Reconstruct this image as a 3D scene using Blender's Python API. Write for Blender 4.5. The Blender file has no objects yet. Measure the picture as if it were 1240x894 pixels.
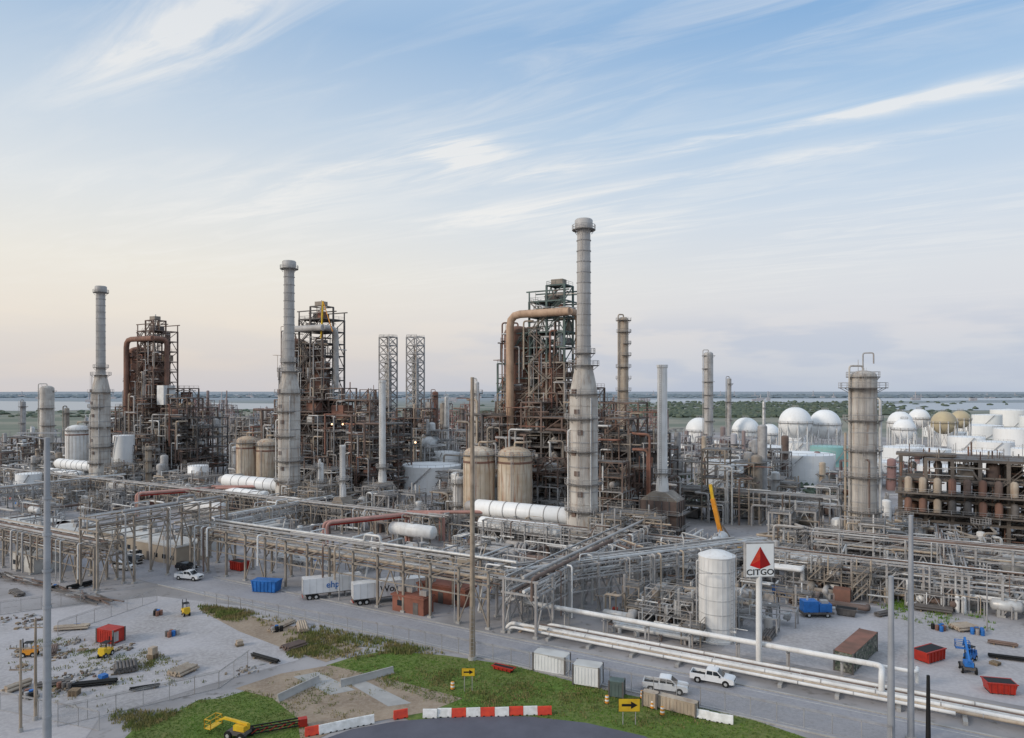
import bpy, math, random
from math import pi, sin, cos, radians, sqrt, atan2
from mathutils import Vector
random.seed(7)
R = random
scene = bpy.context.scene
# ---------------------------------------------------------------- site survey
FO, HC, HY = 850.0, 40.0, 472.0
def g(px, py):
    """ground position (m) read off the survey photo: eye 40 m above ground"""
    Y = FO*HC/(py-HY); return ((px-620.0)*Y/FO, Y)
def gx(px, Y): return (px-620.0)*Y/FO
def hz(py, Y): return HC-(py-HY)*Y/FO
C30, S30 = cos(radians(30)), sin(radians(30))
def W(a, b): return (a*C30+b*S30, -a*S30+b*C30)
def P(X, Y): return (X*C30-Y*S30, X*S30+Y*C30)
PR = -radians(30)
# ---------------------------------------------------------------- materials
MATS = {}
def mat(name, c1, c2=None, scale=.5, rough=.6, metal=0., streak=None, samt=.5, bump=0., fine=None, spec=.3):
    m = bpy.data.materials.new(name); m.use_nodes = True
    nt = m.node_tree; N = nt.nodes; L = nt.links
    bs = N['Principled BSDF']; bs.inputs['Roughness'].default_value = rough
    bs.inputs['Metallic'].default_value = metal
    bs.inputs['Specular IOR Level'].default_value = spec
    geo = N.new('ShaderNodeNewGeometry')
    def noise(sc, det=3, stretch=None):
        n = N.new('ShaderNodeTexNoise'); n.inputs['Scale'].default_value = sc; n.inputs['Detail'].default_value = det
        n.inputs['Roughness'].default_value = .65
        if stretch:
            mp = N.new('ShaderNodeMapping'); mp.inputs['Scale'].default_value = stretch
            L.new(geo.outputs['Position'], mp.inputs['Vector']); L.new(mp.outputs[0], n.inputs['Vector'])
        else: L.new(geo.outputs['Position'], n.inputs['Vector'])
        return n
    def ramp(src, a, b):
        r = N.new('ShaderNodeMapRange'); r.inputs['From Min'].default_value = a; r.inputs['From Max'].default_value = b
        L.new(src, r.inputs['Value']); return r.outputs[0]
    def mix(f, a, b, k=1.):
        x = N.new('ShaderNodeMix'); x.data_type = 'RGBA'
        if k != 1.:
            mm = N.new('ShaderNodeMath'); mm.operation = 'MULTIPLY'; mm.inputs[1].default_value = k; L.new(f, mm.inputs[0]); f = mm.outputs[0]
        L.new(f, x.inputs[0])
        for s, v in ((x.inputs[6], a), (x.inputs[7], b)):
            if isinstance(v, tuple): s.default_value = (*v, 1)
            else: L.new(v, s)
        return x.outputs[2]
    if c2 is None: c2 = tuple(v*.7 for v in c1)
    n = noise(scale, 6 if bump else 2); col = mix(ramp(n.outputs[0], .35, .65), c1, c2)
    if fine:
        n2 = noise(fine[0], 3); col = mix(ramp(n2.outputs[0], .4, .62), col, fine[1], fine[2])
    if streak:
        n3 = noise(1.0, 3, (1.3, 1.3, .09)); col = mix(ramp(n3.outputs[0], .5, .68), col, streak, samt)
    L.new(col, bs.inputs['Base Color'])
    if bump:
        bp = N.new('ShaderNodeBump'); bp.inputs['Strength'].default_value = bump; bp.inputs['Distance'].default_value = .1
        nb = noise(scale*6, 3); L.new(nb.outputs[0], bp.inputs['Height']); L.new(bp.outputs[0], bs.inputs['Normal'])
    MATS[name] = m
    return m
mat('steel_grey', (.42,.41,.40), (.29,.28,.275), .4, .6, streak=(.24,.17,.13), samt=.45)
mat('steel_dark', (.15,.135,.125), (.095,.085,.08), .5, .7)
mat('rust_brown', (.20,.14,.115), (.125,.09,.075), .3, .8)
mat('rust_red', (.27,.13,.095), (.17,.095,.07), .3, .8)
mat('green_steel', (.12,.165,.15), (.085,.11,.105), .4, .7)
mat('tan_steel', (.33,.285,.235), (.22,.185,.155), .4, .7)
mat('tan_insul', (.48,.40,.31), (.36,.29,.22), .3, .6, streak=(.25,.15,.1), samt=.5)
mat('orange_duct', (.52,.36,.25), (.40,.27,.18), .3, .7, streak=(.24,.14,.1), samt=.5)
mat('white_paint', (.76,.75,.73), (.64,.63,.61), .3, .45, streak=(.45,.38,.32), samt=.3)
mat('tank_white', (.86,.86,.85), (.80,.80,.79), .08, .4, streak=(.64,.60,.54), samt=.25)
mat('tank_tan', (.50,.42,.27), (.42,.35,.24), .1, .5)
mat('tank_teal', (.28,.50,.46), (.24,.44,.42), .1, .5)
mat('silver', (.58,.58,.57), (.43,.43,.425), .5, .42, metal=.2, streak=(.34,.29,.24), samt=.4)
mat('stack_shell', (.56,.525,.475), (.42,.385,.345), .25, .6, streak=(.27,.19,.14), samt=.7)
mat('stack_upper', (.47,.45,.43), (.36,.34,.32), .25, .5, streak=(.28,.23,.19), samt=.4)
mat('silo_shell', (.60,.53,.43), (.48,.38,.27), .2, .6, streak=(.32,.13,.065), samt=.9)
mat('drum_rust', (.27,.145,.105), (.17,.10,.075), .2, .8, streak=(.10,.06,.05), samt=.6)
mat('grating', (.22,.205,.195), (.14,.13,.12), .5, .8)
mat('concrete', (.42,.405,.385), (.31,.30,.285), .3, .85, bump=.3)
mat('concrete_dark', (.20,.17,.145), (.125,.105,.09), .3, .85)
mat('pink_pipe', (.50,.27,.23), (.40,.22,.18), .4, .6)
mat('red_paint', (.45,.035,.02), (.33,.03,.02), .8, .45)
mat('barrier_red', (.70,.07,.03), (.55,.05,.03), 1.2, .45)
mat('barrier_white', (.80,.79,.77), (.62,.61,.58), 1.2, .5)
mat('blue_paint', (.03,.17,.50), (.02,.12,.36), .8, .45)
mat('yellow_paint', (.72,.48,.03), (.6,.36,.03), .8, .45)
mat('orange_paint', (.72,.30,.03), (.6,.24,.03), .8, .5)
mat('car_white', (.78,.78,.78), (.70,.70,.70), .5, .2, spec=.5)
mat('car_black', (.015,.015,.018), (.01,.01,.012), .5, .2, spec=.5)
mat('glass_dark', (.02,.025,.03), (.015,.02,.025), .5, .08, spec=.6)
mat('tyre', (.02,.02,.02), (.015,.015,.015), 2, .85)
mat('black', (.012,.012,.012), (.01,.01,.01), 1, .6)
mat('sign_red', (.62,.015,.012), (.58,.015,.012), 1, .4)
mat('sign_darkred', (.30,.01,.01), (.28,.01,.01), 1, .4)
mat('sign_white', (.82,.82,.80), (.78,.78,.76), 1, .4)
mat('roof_white', (.58,.57,.54), (.42,.40,.37), .2, .6)
mat('wall_tan', (.42,.36,.28), (.34,.28,.22), .2, .7)
mat('brick_red', (.28,.11,.075), (.20,.085,.06), .4, .85)
mat('pole_grey', (.38,.39,.41), (.30,.31,.33), .4, .45, metal=.2)
mat('pole_wood', (.38,.31,.24), (.25,.20,.15), .6, .85, streak=(.15,.1,.08))
mat('graffiti', (.10,.14,.09), (.38,.36,.31), 1.6, .6, fine=(2.2,(.03,.03,.035),.8))
mat('haze_brown', (.29,.225,.215), (.21,.17,.165), .1, .9)  # haze set: aerial haze painted into the colours of distant structures
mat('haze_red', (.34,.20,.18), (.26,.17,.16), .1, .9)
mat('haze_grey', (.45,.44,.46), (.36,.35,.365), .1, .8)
mat('gravel_yard', (.42,.40,.41), (.29,.27,.265), .07, .95, bump=.4, fine=(1.7,(.50,.48,.47),.5))
mat('asphalt_road', (.32,.315,.335), (.255,.25,.265), .12, .9, bump=.2, fine=(2.5,(.37,.36,.37),.45), streak=(.2,.19,.19), samt=.35)
mat('asphalt_dark', (.12,.12,.145), (.095,.095,.115), .2, .85, bump=.2)
mat('dirt', (.33,.255,.185), (.21,.155,.11), .25, .95, bump=.5, fine=(2,(.40,.33,.26),.5))
mat('grass_ground', (.105,.18,.028), (.18,.18,.06), .13, .95, bump=.5, fine=(1.6,(.06,.11,.02),.6))
mat('grass_blade', (.12,.23,.028), (.13,.17,.04), .25, .8)
mat('weed_blade', (.28,.22,.10), (.14,.18,.045), .3, .85)
mat('road_paint', (.62,.60,.55), (.45,.43,.40), .9, .7)
mat('leaf', (.12,.145,.105), (.08,.105,.075), .1, .9)  # greyed green, distance haze painted into the colour
mat('leaf_far', (.20,.24,.265), (.16,.20,.225), .01, .95)  # paler and bluer still, haze painted into the far foliage
mat('pallet', (.32,.24,.16), (.2,.15,.1), 1, .85)
def ground_mat():
    m = bpy.data.materials.new('ground'); m.use_nodes = True; nt = m.node_tree; N = nt.nodes; L = nt.links
    bs = N['Principled BSDF']; bs.inputs['Roughness'].default_value = .95; bs.inputs['Specular IOR Level'].default_value = .15
    geo = N.new('ShaderNodeNewGeometry')
    def noise(sc, det=4):
        n = N.new('ShaderNodeTexNoise'); n.inputs['Scale'].default_value = sc; n.inputs['Detail'].default_value = det
        L.new(geo.outputs['Position'], n.inputs['Vector']); return n.outputs[0]
    def mr(src, a, b):
        r = N.new('ShaderNodeMapRange'); r.interpolation_type='SMOOTHSTEP'; r.inputs['From Min'].default_value = a; r.inputs['From Max'].default_value = b
        L.new(src, r.inputs['Value']); return r.outputs[0]
    def mix(f, a, b):
        x = N.new('ShaderNodeMix'); x.data_type = 'RGBA'; L.new(f, x.inputs[0])
        for s, v in ((x.inputs[6], a), (x.inputs[7], b)):
            if isinstance(v, tuple): s.default_value = (*v, 1)
            else: L.new(v, s)
        return x.outputs[2]
    plant = mix(mr(noise(.06), .35, .65), (.38,.36,.36), (.26,.245,.24))
    plant = mix(mr(noise(.6), .55, .75), plant, (.19,.175,.165))
    marsh = mix(mr(noise(.006, 7), .42, .58), (.17,.19,.15), (.27,.26,.21))  # marsh greens dulled, haze mixed into the colour
    far = (.27,.305,.335)  # bluish haze painted into the ground, growing with distance
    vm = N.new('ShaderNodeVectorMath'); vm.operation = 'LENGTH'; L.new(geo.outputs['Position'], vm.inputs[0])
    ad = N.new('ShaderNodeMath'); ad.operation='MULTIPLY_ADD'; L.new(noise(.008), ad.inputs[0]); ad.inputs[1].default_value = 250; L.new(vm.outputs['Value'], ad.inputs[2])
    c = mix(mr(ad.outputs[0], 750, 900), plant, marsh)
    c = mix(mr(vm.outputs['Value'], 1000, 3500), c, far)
    L.new(c, bs.inputs['Base Color'])
    MATS['ground'] = m
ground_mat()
m = bpy.data.materials.new('water'); m.use_nodes = True; b_ = m.node_tree.nodes['Principled BSDF']
b_.inputs['Base Color'].default_value = (.25,.29,.33,1); b_.inputs['Roughness'].default_value = .3; MATS['water'] = m
nn = m.node_tree.nodes.new('ShaderNodeTexNoise'); nn.inputs['Scale'].default_value=.3
bb = m.node_tree.nodes.new('ShaderNodeBump'); bb.inputs['Strength'].default_value=.5
m.node_tree.links.new(nn.outputs[0], bb.inputs['Height']); m.node_tree.links.new(bb.outputs[0], b_.inputs['Normal'])
m = bpy.data.materials.new('lamp_glow'); m.use_nodes = True; b_ = m.node_tree.nodes['Principled BSDF']
b_.inputs['Emission Color'].default_value = (1,.55,.25,1); b_.inputs['Emission Strength'].default_value = 3; MATS['lamp_glow'] = m
m = bpy.data.materials.new('chainlink'); m.use_nodes = True; nt = m.node_tree
b_ = nt.nodes['Principled BSDF']; b_.inputs['Base Color'].default_value = (.3,.3,.3,1); b_.inputs['Alpha'].default_value = .16; MATS['chainlink'] = m

# ---------------------------------------------------------------- mesh builder
class B:
    def __init__(s, name, X=0, Y=0, rot=0., Z=0.):
        s.name=name; s.loc=(X,Y,Z); s.rot=rot; s.v=[]; s.f=[]; s.mi=[]; s.ml=[]
    def m(s, n):
        if n not in s.ml: s.ml.append(n)
        return s.ml.index(n)
    def cyl(s, p, q, r, mt, seg=8, r2=None, cap=True):
        p=Vector(p); q=Vector(q); d=q-p; L=d.length
        if L<1e-4: return
        d/=L; ref=Vector((0,0,1)) if abs(d.z)<.9 else Vector((1,0,0))
        x=d.cross(ref).normalized(); y=d.cross(x)
        if r2 is None: r2=r
        ph = pi/4 if seg==4 else 0
        n=len(s.v); mi=s.m(mt); A=[]; Q=[]
        for i in range(seg):
            t=ph+2*pi*i/seg; e=x*cos(t)+y*sin(t); A.append(p+e*r); Q.append(q+e*r2)
        s.v+=A; s.v+=Q
        for i in range(seg):
            j=(i+1)%seg; s.f.append((n+i,n+j,n+seg+j,n+seg+i)); s.mi.append(mi)
        if cap:
            s.f.append(tuple(n+i for i in range(seg-1,-1,-1))); s.mi.append(mi)
            s.f.append(tuple(n+seg+i for i in range(seg))); s.mi.append(mi)
    def beam(s, p, q, w, mt): s.cyl(p, q, w*.7071, mt, 4)
    def box(s, x, y, z, sx, sy, sz, mt, rot=0.):
        c, sn = cos(rot), sin(rot); n=len(s.v); mi=s.m(mt)
        for dz in (0,sz):
            for dx,dy in ((-.5,-.5),(.5,-.5),(.5,.5),(-.5,.5)):
                ax,ay=dx*sx,dy*sy; s.v.append((x+ax*c-ay*sn, y+ax*sn+ay*c, z+dz))
        for f in ((3,2,1,0),(4,5,6,7),(0,1,5,4),(1,2,6,5),(2,3,7,6),(3,0,4,7)):
            s.f.append(tuple(n+k for k in f)); s.mi.append(mi)
    def prism(s, pts, y0, y1, mt):
        n=len(s.v); k=len(pts); mi=s.m(mt)
        for y in (y0,y1):
            for (a,b) in pts: s.v.append((a,y,b))
        for i in range(k):
            j=(i+1)%k; s.f.append((n+i,n+j,n+k+j,n+k+i)); s.mi.append(mi)
        s.f.append(tuple(n+i for i in range(k-1,-1,-1))); s.mi.append(mi)
        s.f.append(tuple(n+k+i for i in range(k))); s.mi.append(mi)
    def poly(s, pts, mt):
        n=len(s.v); s.v+=list(pts); s.f.append(tuple(range(n,n+len(pts)))); s.mi.append(s.m(mt))
    def lathe(s, x, y, prof, mt, seg=16, mts=None):
        n=len(s.v)
        for (r,z) in prof:
            for i in range(seg):
                t=2*pi*i/seg; s.v.append((x+r*cos(t), y+r*sin(t), z))
        for k in range(len(prof)-1):
            mi=s.m(mts[k] if mts else mt)
            for i in range(seg):
                j=(i+1)%seg; s.f.append((n+k*seg+i,n+k*seg+j,n+(k+1)*seg+j,n+(k+1)*seg+i)); s.mi.append(mi)
    def pipe(s, pts, r, mt, seg=8):
        pts=[Vector(p) for p in pts]; o=[pts[0]]
        for i in range(1,len(pts)-1):
            a,b,c=pts[i-1],pts[i],pts[i+1]
            d1=(a-b); d2=(c-b); l=min(3*r, d1.length*.45, d2.length*.45)
            e1=b+d1.normalized()*l; e2=b+d2.normalized()*l
            for t in (0,.33,.67,1): o.append(e1*(1-t)**2+b*2*t*(1-t)+e2*t*t)
        o.append(pts[-1]); o=[o[i] for i in range(len(o)) if i==0 or (o[i]-o[i-1]).length>1e-4]
        n=len(s.v); mi=s.m(mt); x=None
        for i,p in enumerate(o):
            d=(o[min(i+1,len(o)-1)]-o[max(i-1,0)]).normalized()
            if x is None:
                ref=Vector((0,0,1)) if abs(d.z)<.9 else Vector((1,0,0)); x=d.cross(ref).normalized()
            else:
                x=(x-d*x.dot(d)).normalized()
            y=d.cross(x)
            for k in range(seg):
                t=2*pi*k/seg; s.v.append(p+(x*cos(t)+y*sin(t))*r)
        for i in range(len(o)-1):
            for k in range(seg):
                j=(k+1)%seg; s.f.append((n+i*seg+k,n+i*seg+j,n+(i+1)*seg+j,n+(i+1)*seg+k)); s.mi.append(mi)
        s.f.append(tuple(n+k for k in range(seg-1,-1,-1))); s.mi.append(mi)
        e=n+(len(o)-1)*seg; s.f.append(tuple(e+k for k in range(seg))); s.mi.append(mi)
    def rail(s, p, q, mt='steel_grey', h=1.1, step=2.5, w=.08):
        p=Vector(p); q=Vector(q); L=(q-p).length
        u=Vector((0,0,h)); hh=Vector((0,0,h*.5))
        s.beam(p+u,q+u,w,mt); s.beam(p+hh,q+hh,w*.7,mt)
        k=max(1,int(L/step))
        for i in range(k+1):
            c=p.lerp(q,i/k); s.beam(c,c+u,w,mt)
    def ring(s, x, y, z, r, w=1.1, mt='steel_grey', rails=True, seg=14, a0=0., a1=2*pi):
        n=len(s.v); mi=s.m('grating')
        for i in range(seg+1):
            t=a0+(a1-a0)*i/seg
            for rr,zz in ((r,z),(r+w,z),(r+w,z-.18),(r,z-.18)): s.v.append((x+rr*cos(t),y+rr*sin(t),zz))
        for i in range(seg):
            a=n+i*4; b=a+4
            for k in range(3): s.f.append((a+k,a+k+1,b+k+1,b+k)); s.mi.append(mi)
        if rails:
            R2=r+w-.05
            for i in range(seg):
                t=a0+(a1-a0)*i/seg; t2=a0+(a1-a0)*(i+1)/seg
                p=Vector((x+R2*cos(t),y+R2*sin(t),z)); q=Vector((x+R2*cos(t2),y+R2*sin(t2),z))
                s.beam(p+Vector((0,0,1.1)),q+Vector((0,0,1.1)),.09,mt); s.beam(p+Vector((0,0,.55)),q+Vector((0,0,.55)),.06,mt)
                s.beam(p,p+Vector((0,0,1.1)),.08,mt)
        for i in range(0,seg,3):
            t=a0+(a1-a0)*(i+.5)/seg
            s.beam((x+(r+w*.9)*cos(t),y+(r+w*.9)*sin(t),z-.1),(x+r*cos(t),y+r*sin(t),z-1.2),.12,mt)
    def ladder(s, x, y, z0, z1, ang=0, mt='steel_grey', cage=True):
        dx,dy=cos(ang),sin(ang); px,py=-dy,dx
        for k in (-.25,.25): s.beam((x+px*k,y+py*k,z0),(x+px*k,y+py*k,z1),.07,mt)
        z=z0+.3
        while z<z1: s.beam((x-px*.25,y-py*.25,z),(x+px*.25,y+py*.25,z),.05,mt); z+=.6
        if cage:
            for k in (-.4,.4): s.beam((x+px*k+dx*.5,y+py*k+dy*.5,z0+2),(x+px*k+dx*.5,y+py*k+dy*.5,z1+1),.05,mt)
            s.beam((x+dx*.75,y+dy*.75,z0+2),(x+dx*.75,y+dy*.75,z1+1),.05,mt)
    def stair(s, x, y, z0, z1, dx, dy, mt='steel_grey', w=.9):
        n=max(3,int((z1-z0)/.35)); l=sqrt(dx*dx+dy*dy); px,py=-dy/l*w/2,dx/l*w/2
        for k in (-1,1):
            s.beam((x+px*k,y+py*k,z0),(x+dx+px*k,y+dy+py*k,z1),.16,mt)
            s.beam((x+px*k,y+py*k,z0+1),(x+dx+px*k,y+dy+py*k,z1+1),.08,mt)
        for i in range(n):
            t=(i+.5)/n; s.beam((x+dx*t-px,y+dy*t-py,z0+(z1-z0)*t),(x+dx*t+px,y+dy*t+py,z0+(z1-z0)*t),.12,mt)
    def vessel(s, x, y, z0, z1, r, mt, plats=(), seg=16, skirt=0, rails=True, lad=True):
        top=[(r*cos(t),z1-r*.5+r*.5*sin(t)) for t in (0,.35,.7,1.05,1.35)]+[(0.01,z1)]
        s.lathe(x,y,[(r,z0+skirt)]+top,mt,seg)
        if skirt: s.lathe(x,y,[(r*1.05,z0),(r*1.02,z0+skirt)],'concrete_dark',seg)
        k=z0+3
        while k<z1-2:
            s.lathe(x,y,[(r,k),(r+.05,k+.02),(r+.05,k+.16),(r,k+.18)],mt,seg); k+=3.5
        for i,z in enumerate(plats):
            a=R.uniform(0,6.28); s.ring(x,y,z,r,1.2,rails=rails,a0=a,a1=a+R.uniform(3.2,6.28))
        if lad:
            t=-pi/2+R.uniform(-.6,.6); s.ladder(x+(r+.25)*cos(t),y+(r+.25)*sin(t),z0,z1-.5,t)
            t=R.uniform(-2.6,-.6); rr=R.uniform(.12,.3)
            s.pipe([(x,y,z1-.5),(x,y,z1+1),(x+(r+.6)*cos(t),y+(r+.6)*sin(t),z1+1),(x+(r+.6)*cos(t),y+(r+.6)*sin(t),z0+1)],rr,mt)
    def hvessel(s, x, y, z, L, r, mt, along='x', seg=12, legs=True, z0=0.):
        d=(1,0) if along=='x' else (0,1); n=len(s.v); mi=s.m(mt)
        prof=[(-L/2-r*.45,.02),(-L/2-r*.35,r*.55),(-L/2-r*.15,r*.85),(-L/2,r),(L/2,r),(L/2+r*.15,r*.85),(L/2+r*.35,r*.55),(L/2+r*.45,.02)]
        for (t,rr) in prof:
            for i in range(seg):
                a=2*pi*i/seg; o=rr*cos(a); zz=z+rr*sin(a)
                s.v.append((x+d[0]*t+d[1]*o, y+d[1]*t+d[0]*o, zz))
        for k in range(len(prof)-1):
            for i in range(seg):
                j=(i+1)%seg; s.f.append((n+k*seg+i,n+k*seg+j,n+(k+1)*seg+j,n+(k+1)*seg+i)); s.mi.append(mi)
        if legs:
            for t in (-L*.3,L*.3):
                s.box(x+d[0]*t,y+d[1]*t,z0,(.5 if d[0] else r*1.5),(r*1.5 if d[0] else .5),max(.2,z-r*.7-z0),'concrete')
    def done(s, parent=None):
        if not s.f: return None
        me=bpy.data.meshes.new(s.name); me.from_pydata([tuple(v) for v in s.v],[],s.f)
        for n in s.ml: me.materials.append(MATS[n])
        me.polygons.foreach_set('material_index', s.mi)
        me.polygons.foreach_set('use_smooth', [True]*len(me.polygons))
        try: me.set_sharp_from_angle(angle=radians(52))
        except Exception: pass
        me.update()
        o=bpy.data.objects.new(s.name,me); o.location=s.loc; o.rotation_euler=(0,0,s.rot)
        scene.collection.objects.link(o)
        if parent: o.parent=parent
        return o
def BP(name,a,b,rot=0.):
    X,Y=W(a,b); return B(name,X,Y,PR+rot)
def sheet(name, pts, z, mt):
    me=bpy.data.meshes.new(name); me.from_pydata([(x,y,z) for x,y in pts],[],[tuple(range(len(pts)))])
    me.materials.append(MATS[mt]); o=bpy.data.objects.new(name,me); scene.collection.objects.link(o); return o

# ---------------------------------------------------------------- stepped process frame
def cell_item(s, cx, cy, z, dx, dy, dz, pal, near):
    k=R.random(); mt=R.choice(pal)
    if k<.2: s.hvessel(cx,cy,z+dz*.4,dx*.6,R.uniform(.5,min(1.3,dz*.3)),mt,R.choice('xy'),10,False)
    elif k<.38:
        r=R.uniform(.5,min(dx,dy)*.28); s.lathe(cx,cy,[(r,z+.2),(r,z+dz*.7),(r*.6,z+dz*.82),(.01,z+dz*.86)],mt,12)
    elif k<.5: s.box(cx,cy,z+.15,dx*R.uniform(.3,.7),dy*R.uniform(.3,.7),dz*R.uniform(.3,.7),mt)
    if R.random()<.8:
        for i in range(R.randint(1,5)):
            x=cx+R.uniform(-.5,.5)*dx; y=cy+R.uniform(-.55,.3)*dy; r=R.uniform(.06,.26)
            s.cyl((x,y,z),(x,y,z+dz*R.uniform(.8,1.7)),r,R.choice(pal),6)
    if R.random()<.7:
        for i in range(R.randint(1,3)):
            zz=z+R.uniform(.6,dz*.9); r=R.uniform(.06,.24); y=cy-dy*.5+R.uniform(-.3,.5)
            if R.random()<.5: s.cyl((cx-dx*.6,y,zz),(cx+dx*R.uniform(.5,1.4),y,zz),r,R.choice(pal),6)
            else:
                x=cx+R.uniform(-.5,.5)*dx; s.pipe([(x,cy-dy*.6,z),(x,cy-dy*.6,zz),(x+dx*.5,cy-dy*.6,zz),(x+dx*.5,cy+dy*.3,zz)],r,R.choice(pal),6)
def sframe(s, x0, y0, dx, dy, dz, hc, mt, pal, rails=True, dens=.55, cw=.45, deckp=.75, base=0, brp=.45):
    nx=len(hc); ny=len(hc[0])
    H=lambda i,j: hc[i][j] if 0<=i<nx and 0<=j<ny else 0
    mt2=mt if isinstance(mt,list) else [mt]
    hmx=max(1,max(max(r) for r in hc))
    def mm(k): return mt2[min(len(mt2)-1,int(k/hmx*len(mt2)))]
    for i in range(nx+1):
        for j in range(ny+1):
            h=max(H(i,j),H(i-1,j),H(i,j-1),H(i-1,j-1))
            if h>base:
                for k in range(base,h): s.beam((x0+i*dx,y0+j*dy,k*dz),(x0+i*dx,y0+j*dy,(k+1)*dz+.12),cw,mm(k))
    for i in range(nx):
        for j in range(ny):
            for k in range(1+base,hc[i][j]+1):
                z=k*dz; X0,X1,Y0,Y1=x0+i*dx,x0+(i+1)*dx,y0+j*dy,y0+(j+1)*dy; mk=mm(k-1)
                s.beam((X0,Y0,z),(X1,Y0,z),cw*.8,mk); s.beam((X0,Y0,z),(X0,Y1,z),cw*.72,mk)
                eR=H(i+1,j)<k; eT=H(i,j+1)<k; eL=H(i-1,j)<k; eB=H(i,j-1)<k
                if eR: s.beam((X1,Y0,z),(X1,Y1,z),cw*.72,mk)
                if eT: s.beam((X0,Y1,z),(X1,Y1,z),cw*.8,mk)
                if R.random()<deckp:
                    s.box((X0+X1)/2,(Y0+Y1)/2,z+.2,dx-.06,dy-.06,.09,'grating')
                    if rails:
                        if eB: s.rail((X0,Y0,z+.25),(X1,Y0,z+.25),mk)
                        if eR: s.rail((X1,Y0,z+.25),(X1,Y1,z+.25),mk)
                        if eL: s.rail((X0,Y0,z+.25),(X0,Y1,z+.25),mk)
                zb=z-dz
                for e,pa,pb in ((eB,(X0,Y0),(X1,Y0)),(eR,(X1,Y0),(X1,Y1)),(eL,(X0,Y0),(X0,Y1))):
                    if e and R.random()<brp:
                        if R.random()<.5: s.beam((*pa,zb),(*pb,z),cw*.45,mk)
                        else:
                            mx,my=(pa[0]+pb[0])/2,(pa[1]+pb[1])/2
                            s.beam((*pa,zb),(mx,my,z),cw*.45,mk); s.beam((*pb,zb),(mx,my,z),cw*.45,mk)
                if R.random()<dens: cell_item(s,(X0+X1)/2,(Y0+Y1)/2,zb+.3,dx,dy,dz,pal,rails)
                if eB and R.random()<.22: s.stair(X0+.3,Y0-.6,zb+.3,z+.3,dx-.6,0,mk)

# ---------------------------------------------------------------- sky / light / camera
world=bpy.data.worlds.new('World'); scene.world=world; world.use_nodes=True
nt=world.node_tree; N=nt.nodes; L=nt.links; N.clear()
out=N.new('ShaderNodeOutputWorld')
tc=N.new('ShaderNodeTexCoord'); sep=N.new('ShaderNodeSeparateXYZ'); L.new(tc.outputs['Generated'],sep.inputs[0])
def M(op,a,b=None,c=None,clamp=False):
    n=N.new('ShaderNodeMath'); n.operation=op; n.use_clamp=clamp
    for i,v in enumerate((a,b,c)):
        if v is None: continue
        if isinstance(v,(int,float)): n.inputs[i].default_value=v
        else: L.new(v,n.inputs[i])
    return n.outputs[0]
def MR(v,a,b,c=0,d=1):
    n=N.new('ShaderNodeMapRange'); n.interpolation_type='SMOOTHSTEP'
    for k,x in zip((1,2,3,4),(a,b,c,d)): n.inputs[k].default_value=x
    L.new(v,n.inputs[0]); return n.outputs[0]
def lin(c): return tuple(((v/255+.055)/1.055)**2.4 if v/255>.04045 else v/255/12.92 for v in c)+(1,)
def CR(v,st):
    n=N.new('ShaderNodeValToRGB'); e=n.color_ramp.elements
    e[0].position=st[0][0]; e[0].color=lin(st[0][1]); e[1].position=st[-1][0]; e[1].color=lin(st[-1][1])
    for p,c in st[1:-1]:
        q=e.new(p); q.color=lin(c)
    L.new(v,n.inputs[0]); return n.outputs[0]
def MX(f,a,b):
    n=N.new('ShaderNodeMix'); n.data_type='RGBA'
    for i,v in ((0,f),(6,a),(7,b)):
        if isinstance(v,(int,float)): n.inputs[i].default_value=v
        elif isinstance(v,tuple): n.inputs[i].default_value=v
        else: L.new(v,n.inputs[i])
    return n.outputs[2]
X_,Y_,Z_=sep.outputs
Zc=M('MAXIMUM',Z_,0.0)
right=CR(Zc,[(0,(184,194,210)),(.03,(194,200,213)),(.08,(210,209,215)),(.15,(216,218,222)),(.24,(202,214,227)),(.34,(172,199,226)),(.45,(134,174,216)),(.62,(175,202,230)),(1,(222,230,242))])  # both ramps brighten towards the unseen zenith to add fill light
left=CR(Zc,[(0,(207,202,203)),(.04,(218,209,203)),(.09,(232,222,210)),(.16,(234,229,219)),(.25,(221,225,227)),(.34,(197,211,225)),(.45,(162,189,218)),(.62,(188,208,232)),(1,(222,230,242))])
sky=MX(MR(X_,.55,-.5),right,left)
zz=M('MAXIMUM',Z_,.03)
u=M('DIVIDE',X_,zz); v=M('DIVIDE',Y_,zz)
sa=M('ADD',M('MULTIPLY',u,-.83),M('MULTIPLY',v,.56)); sb=M('ADD',M('MULTIPLY',u,.56),M('MULTIPLY',v,.83))
cmb=N.new('ShaderNodeCombineXYZ'); L.new(M('MULTIPLY',sa,.7),cmb.inputs[0]); L.new(M('MULTIPLY',sb,3.0),cmb.inputs[1])
n1=N.new('ShaderNodeTexNoise'); n1.inputs['Scale'].default_value=1.5; n1.inputs['Detail'].default_value=6; n1.inputs['Roughness'].default_value=.62; n1.inputs['Distortion'].default_value=.8
L.new(cmb.outputs[0],n1.inputs['Vector'])
n2=N.new('ShaderNodeTexNoise'); n2.inputs['Scale'].default_value=.6; n2.inputs['Detail'].default_value=2
cm2=N.new('ShaderNodeCombineXYZ'); L.new(u,cm2.inputs[0]); L.new(v,cm2.inputs[1]); L.new(cm2.outputs[0],n2.inputs['Vector'])
base_c=M('MULTIPLY',MR(n1.outputs[0],.40,.72),MR(n2.outputs[0],.34,.58))
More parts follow.
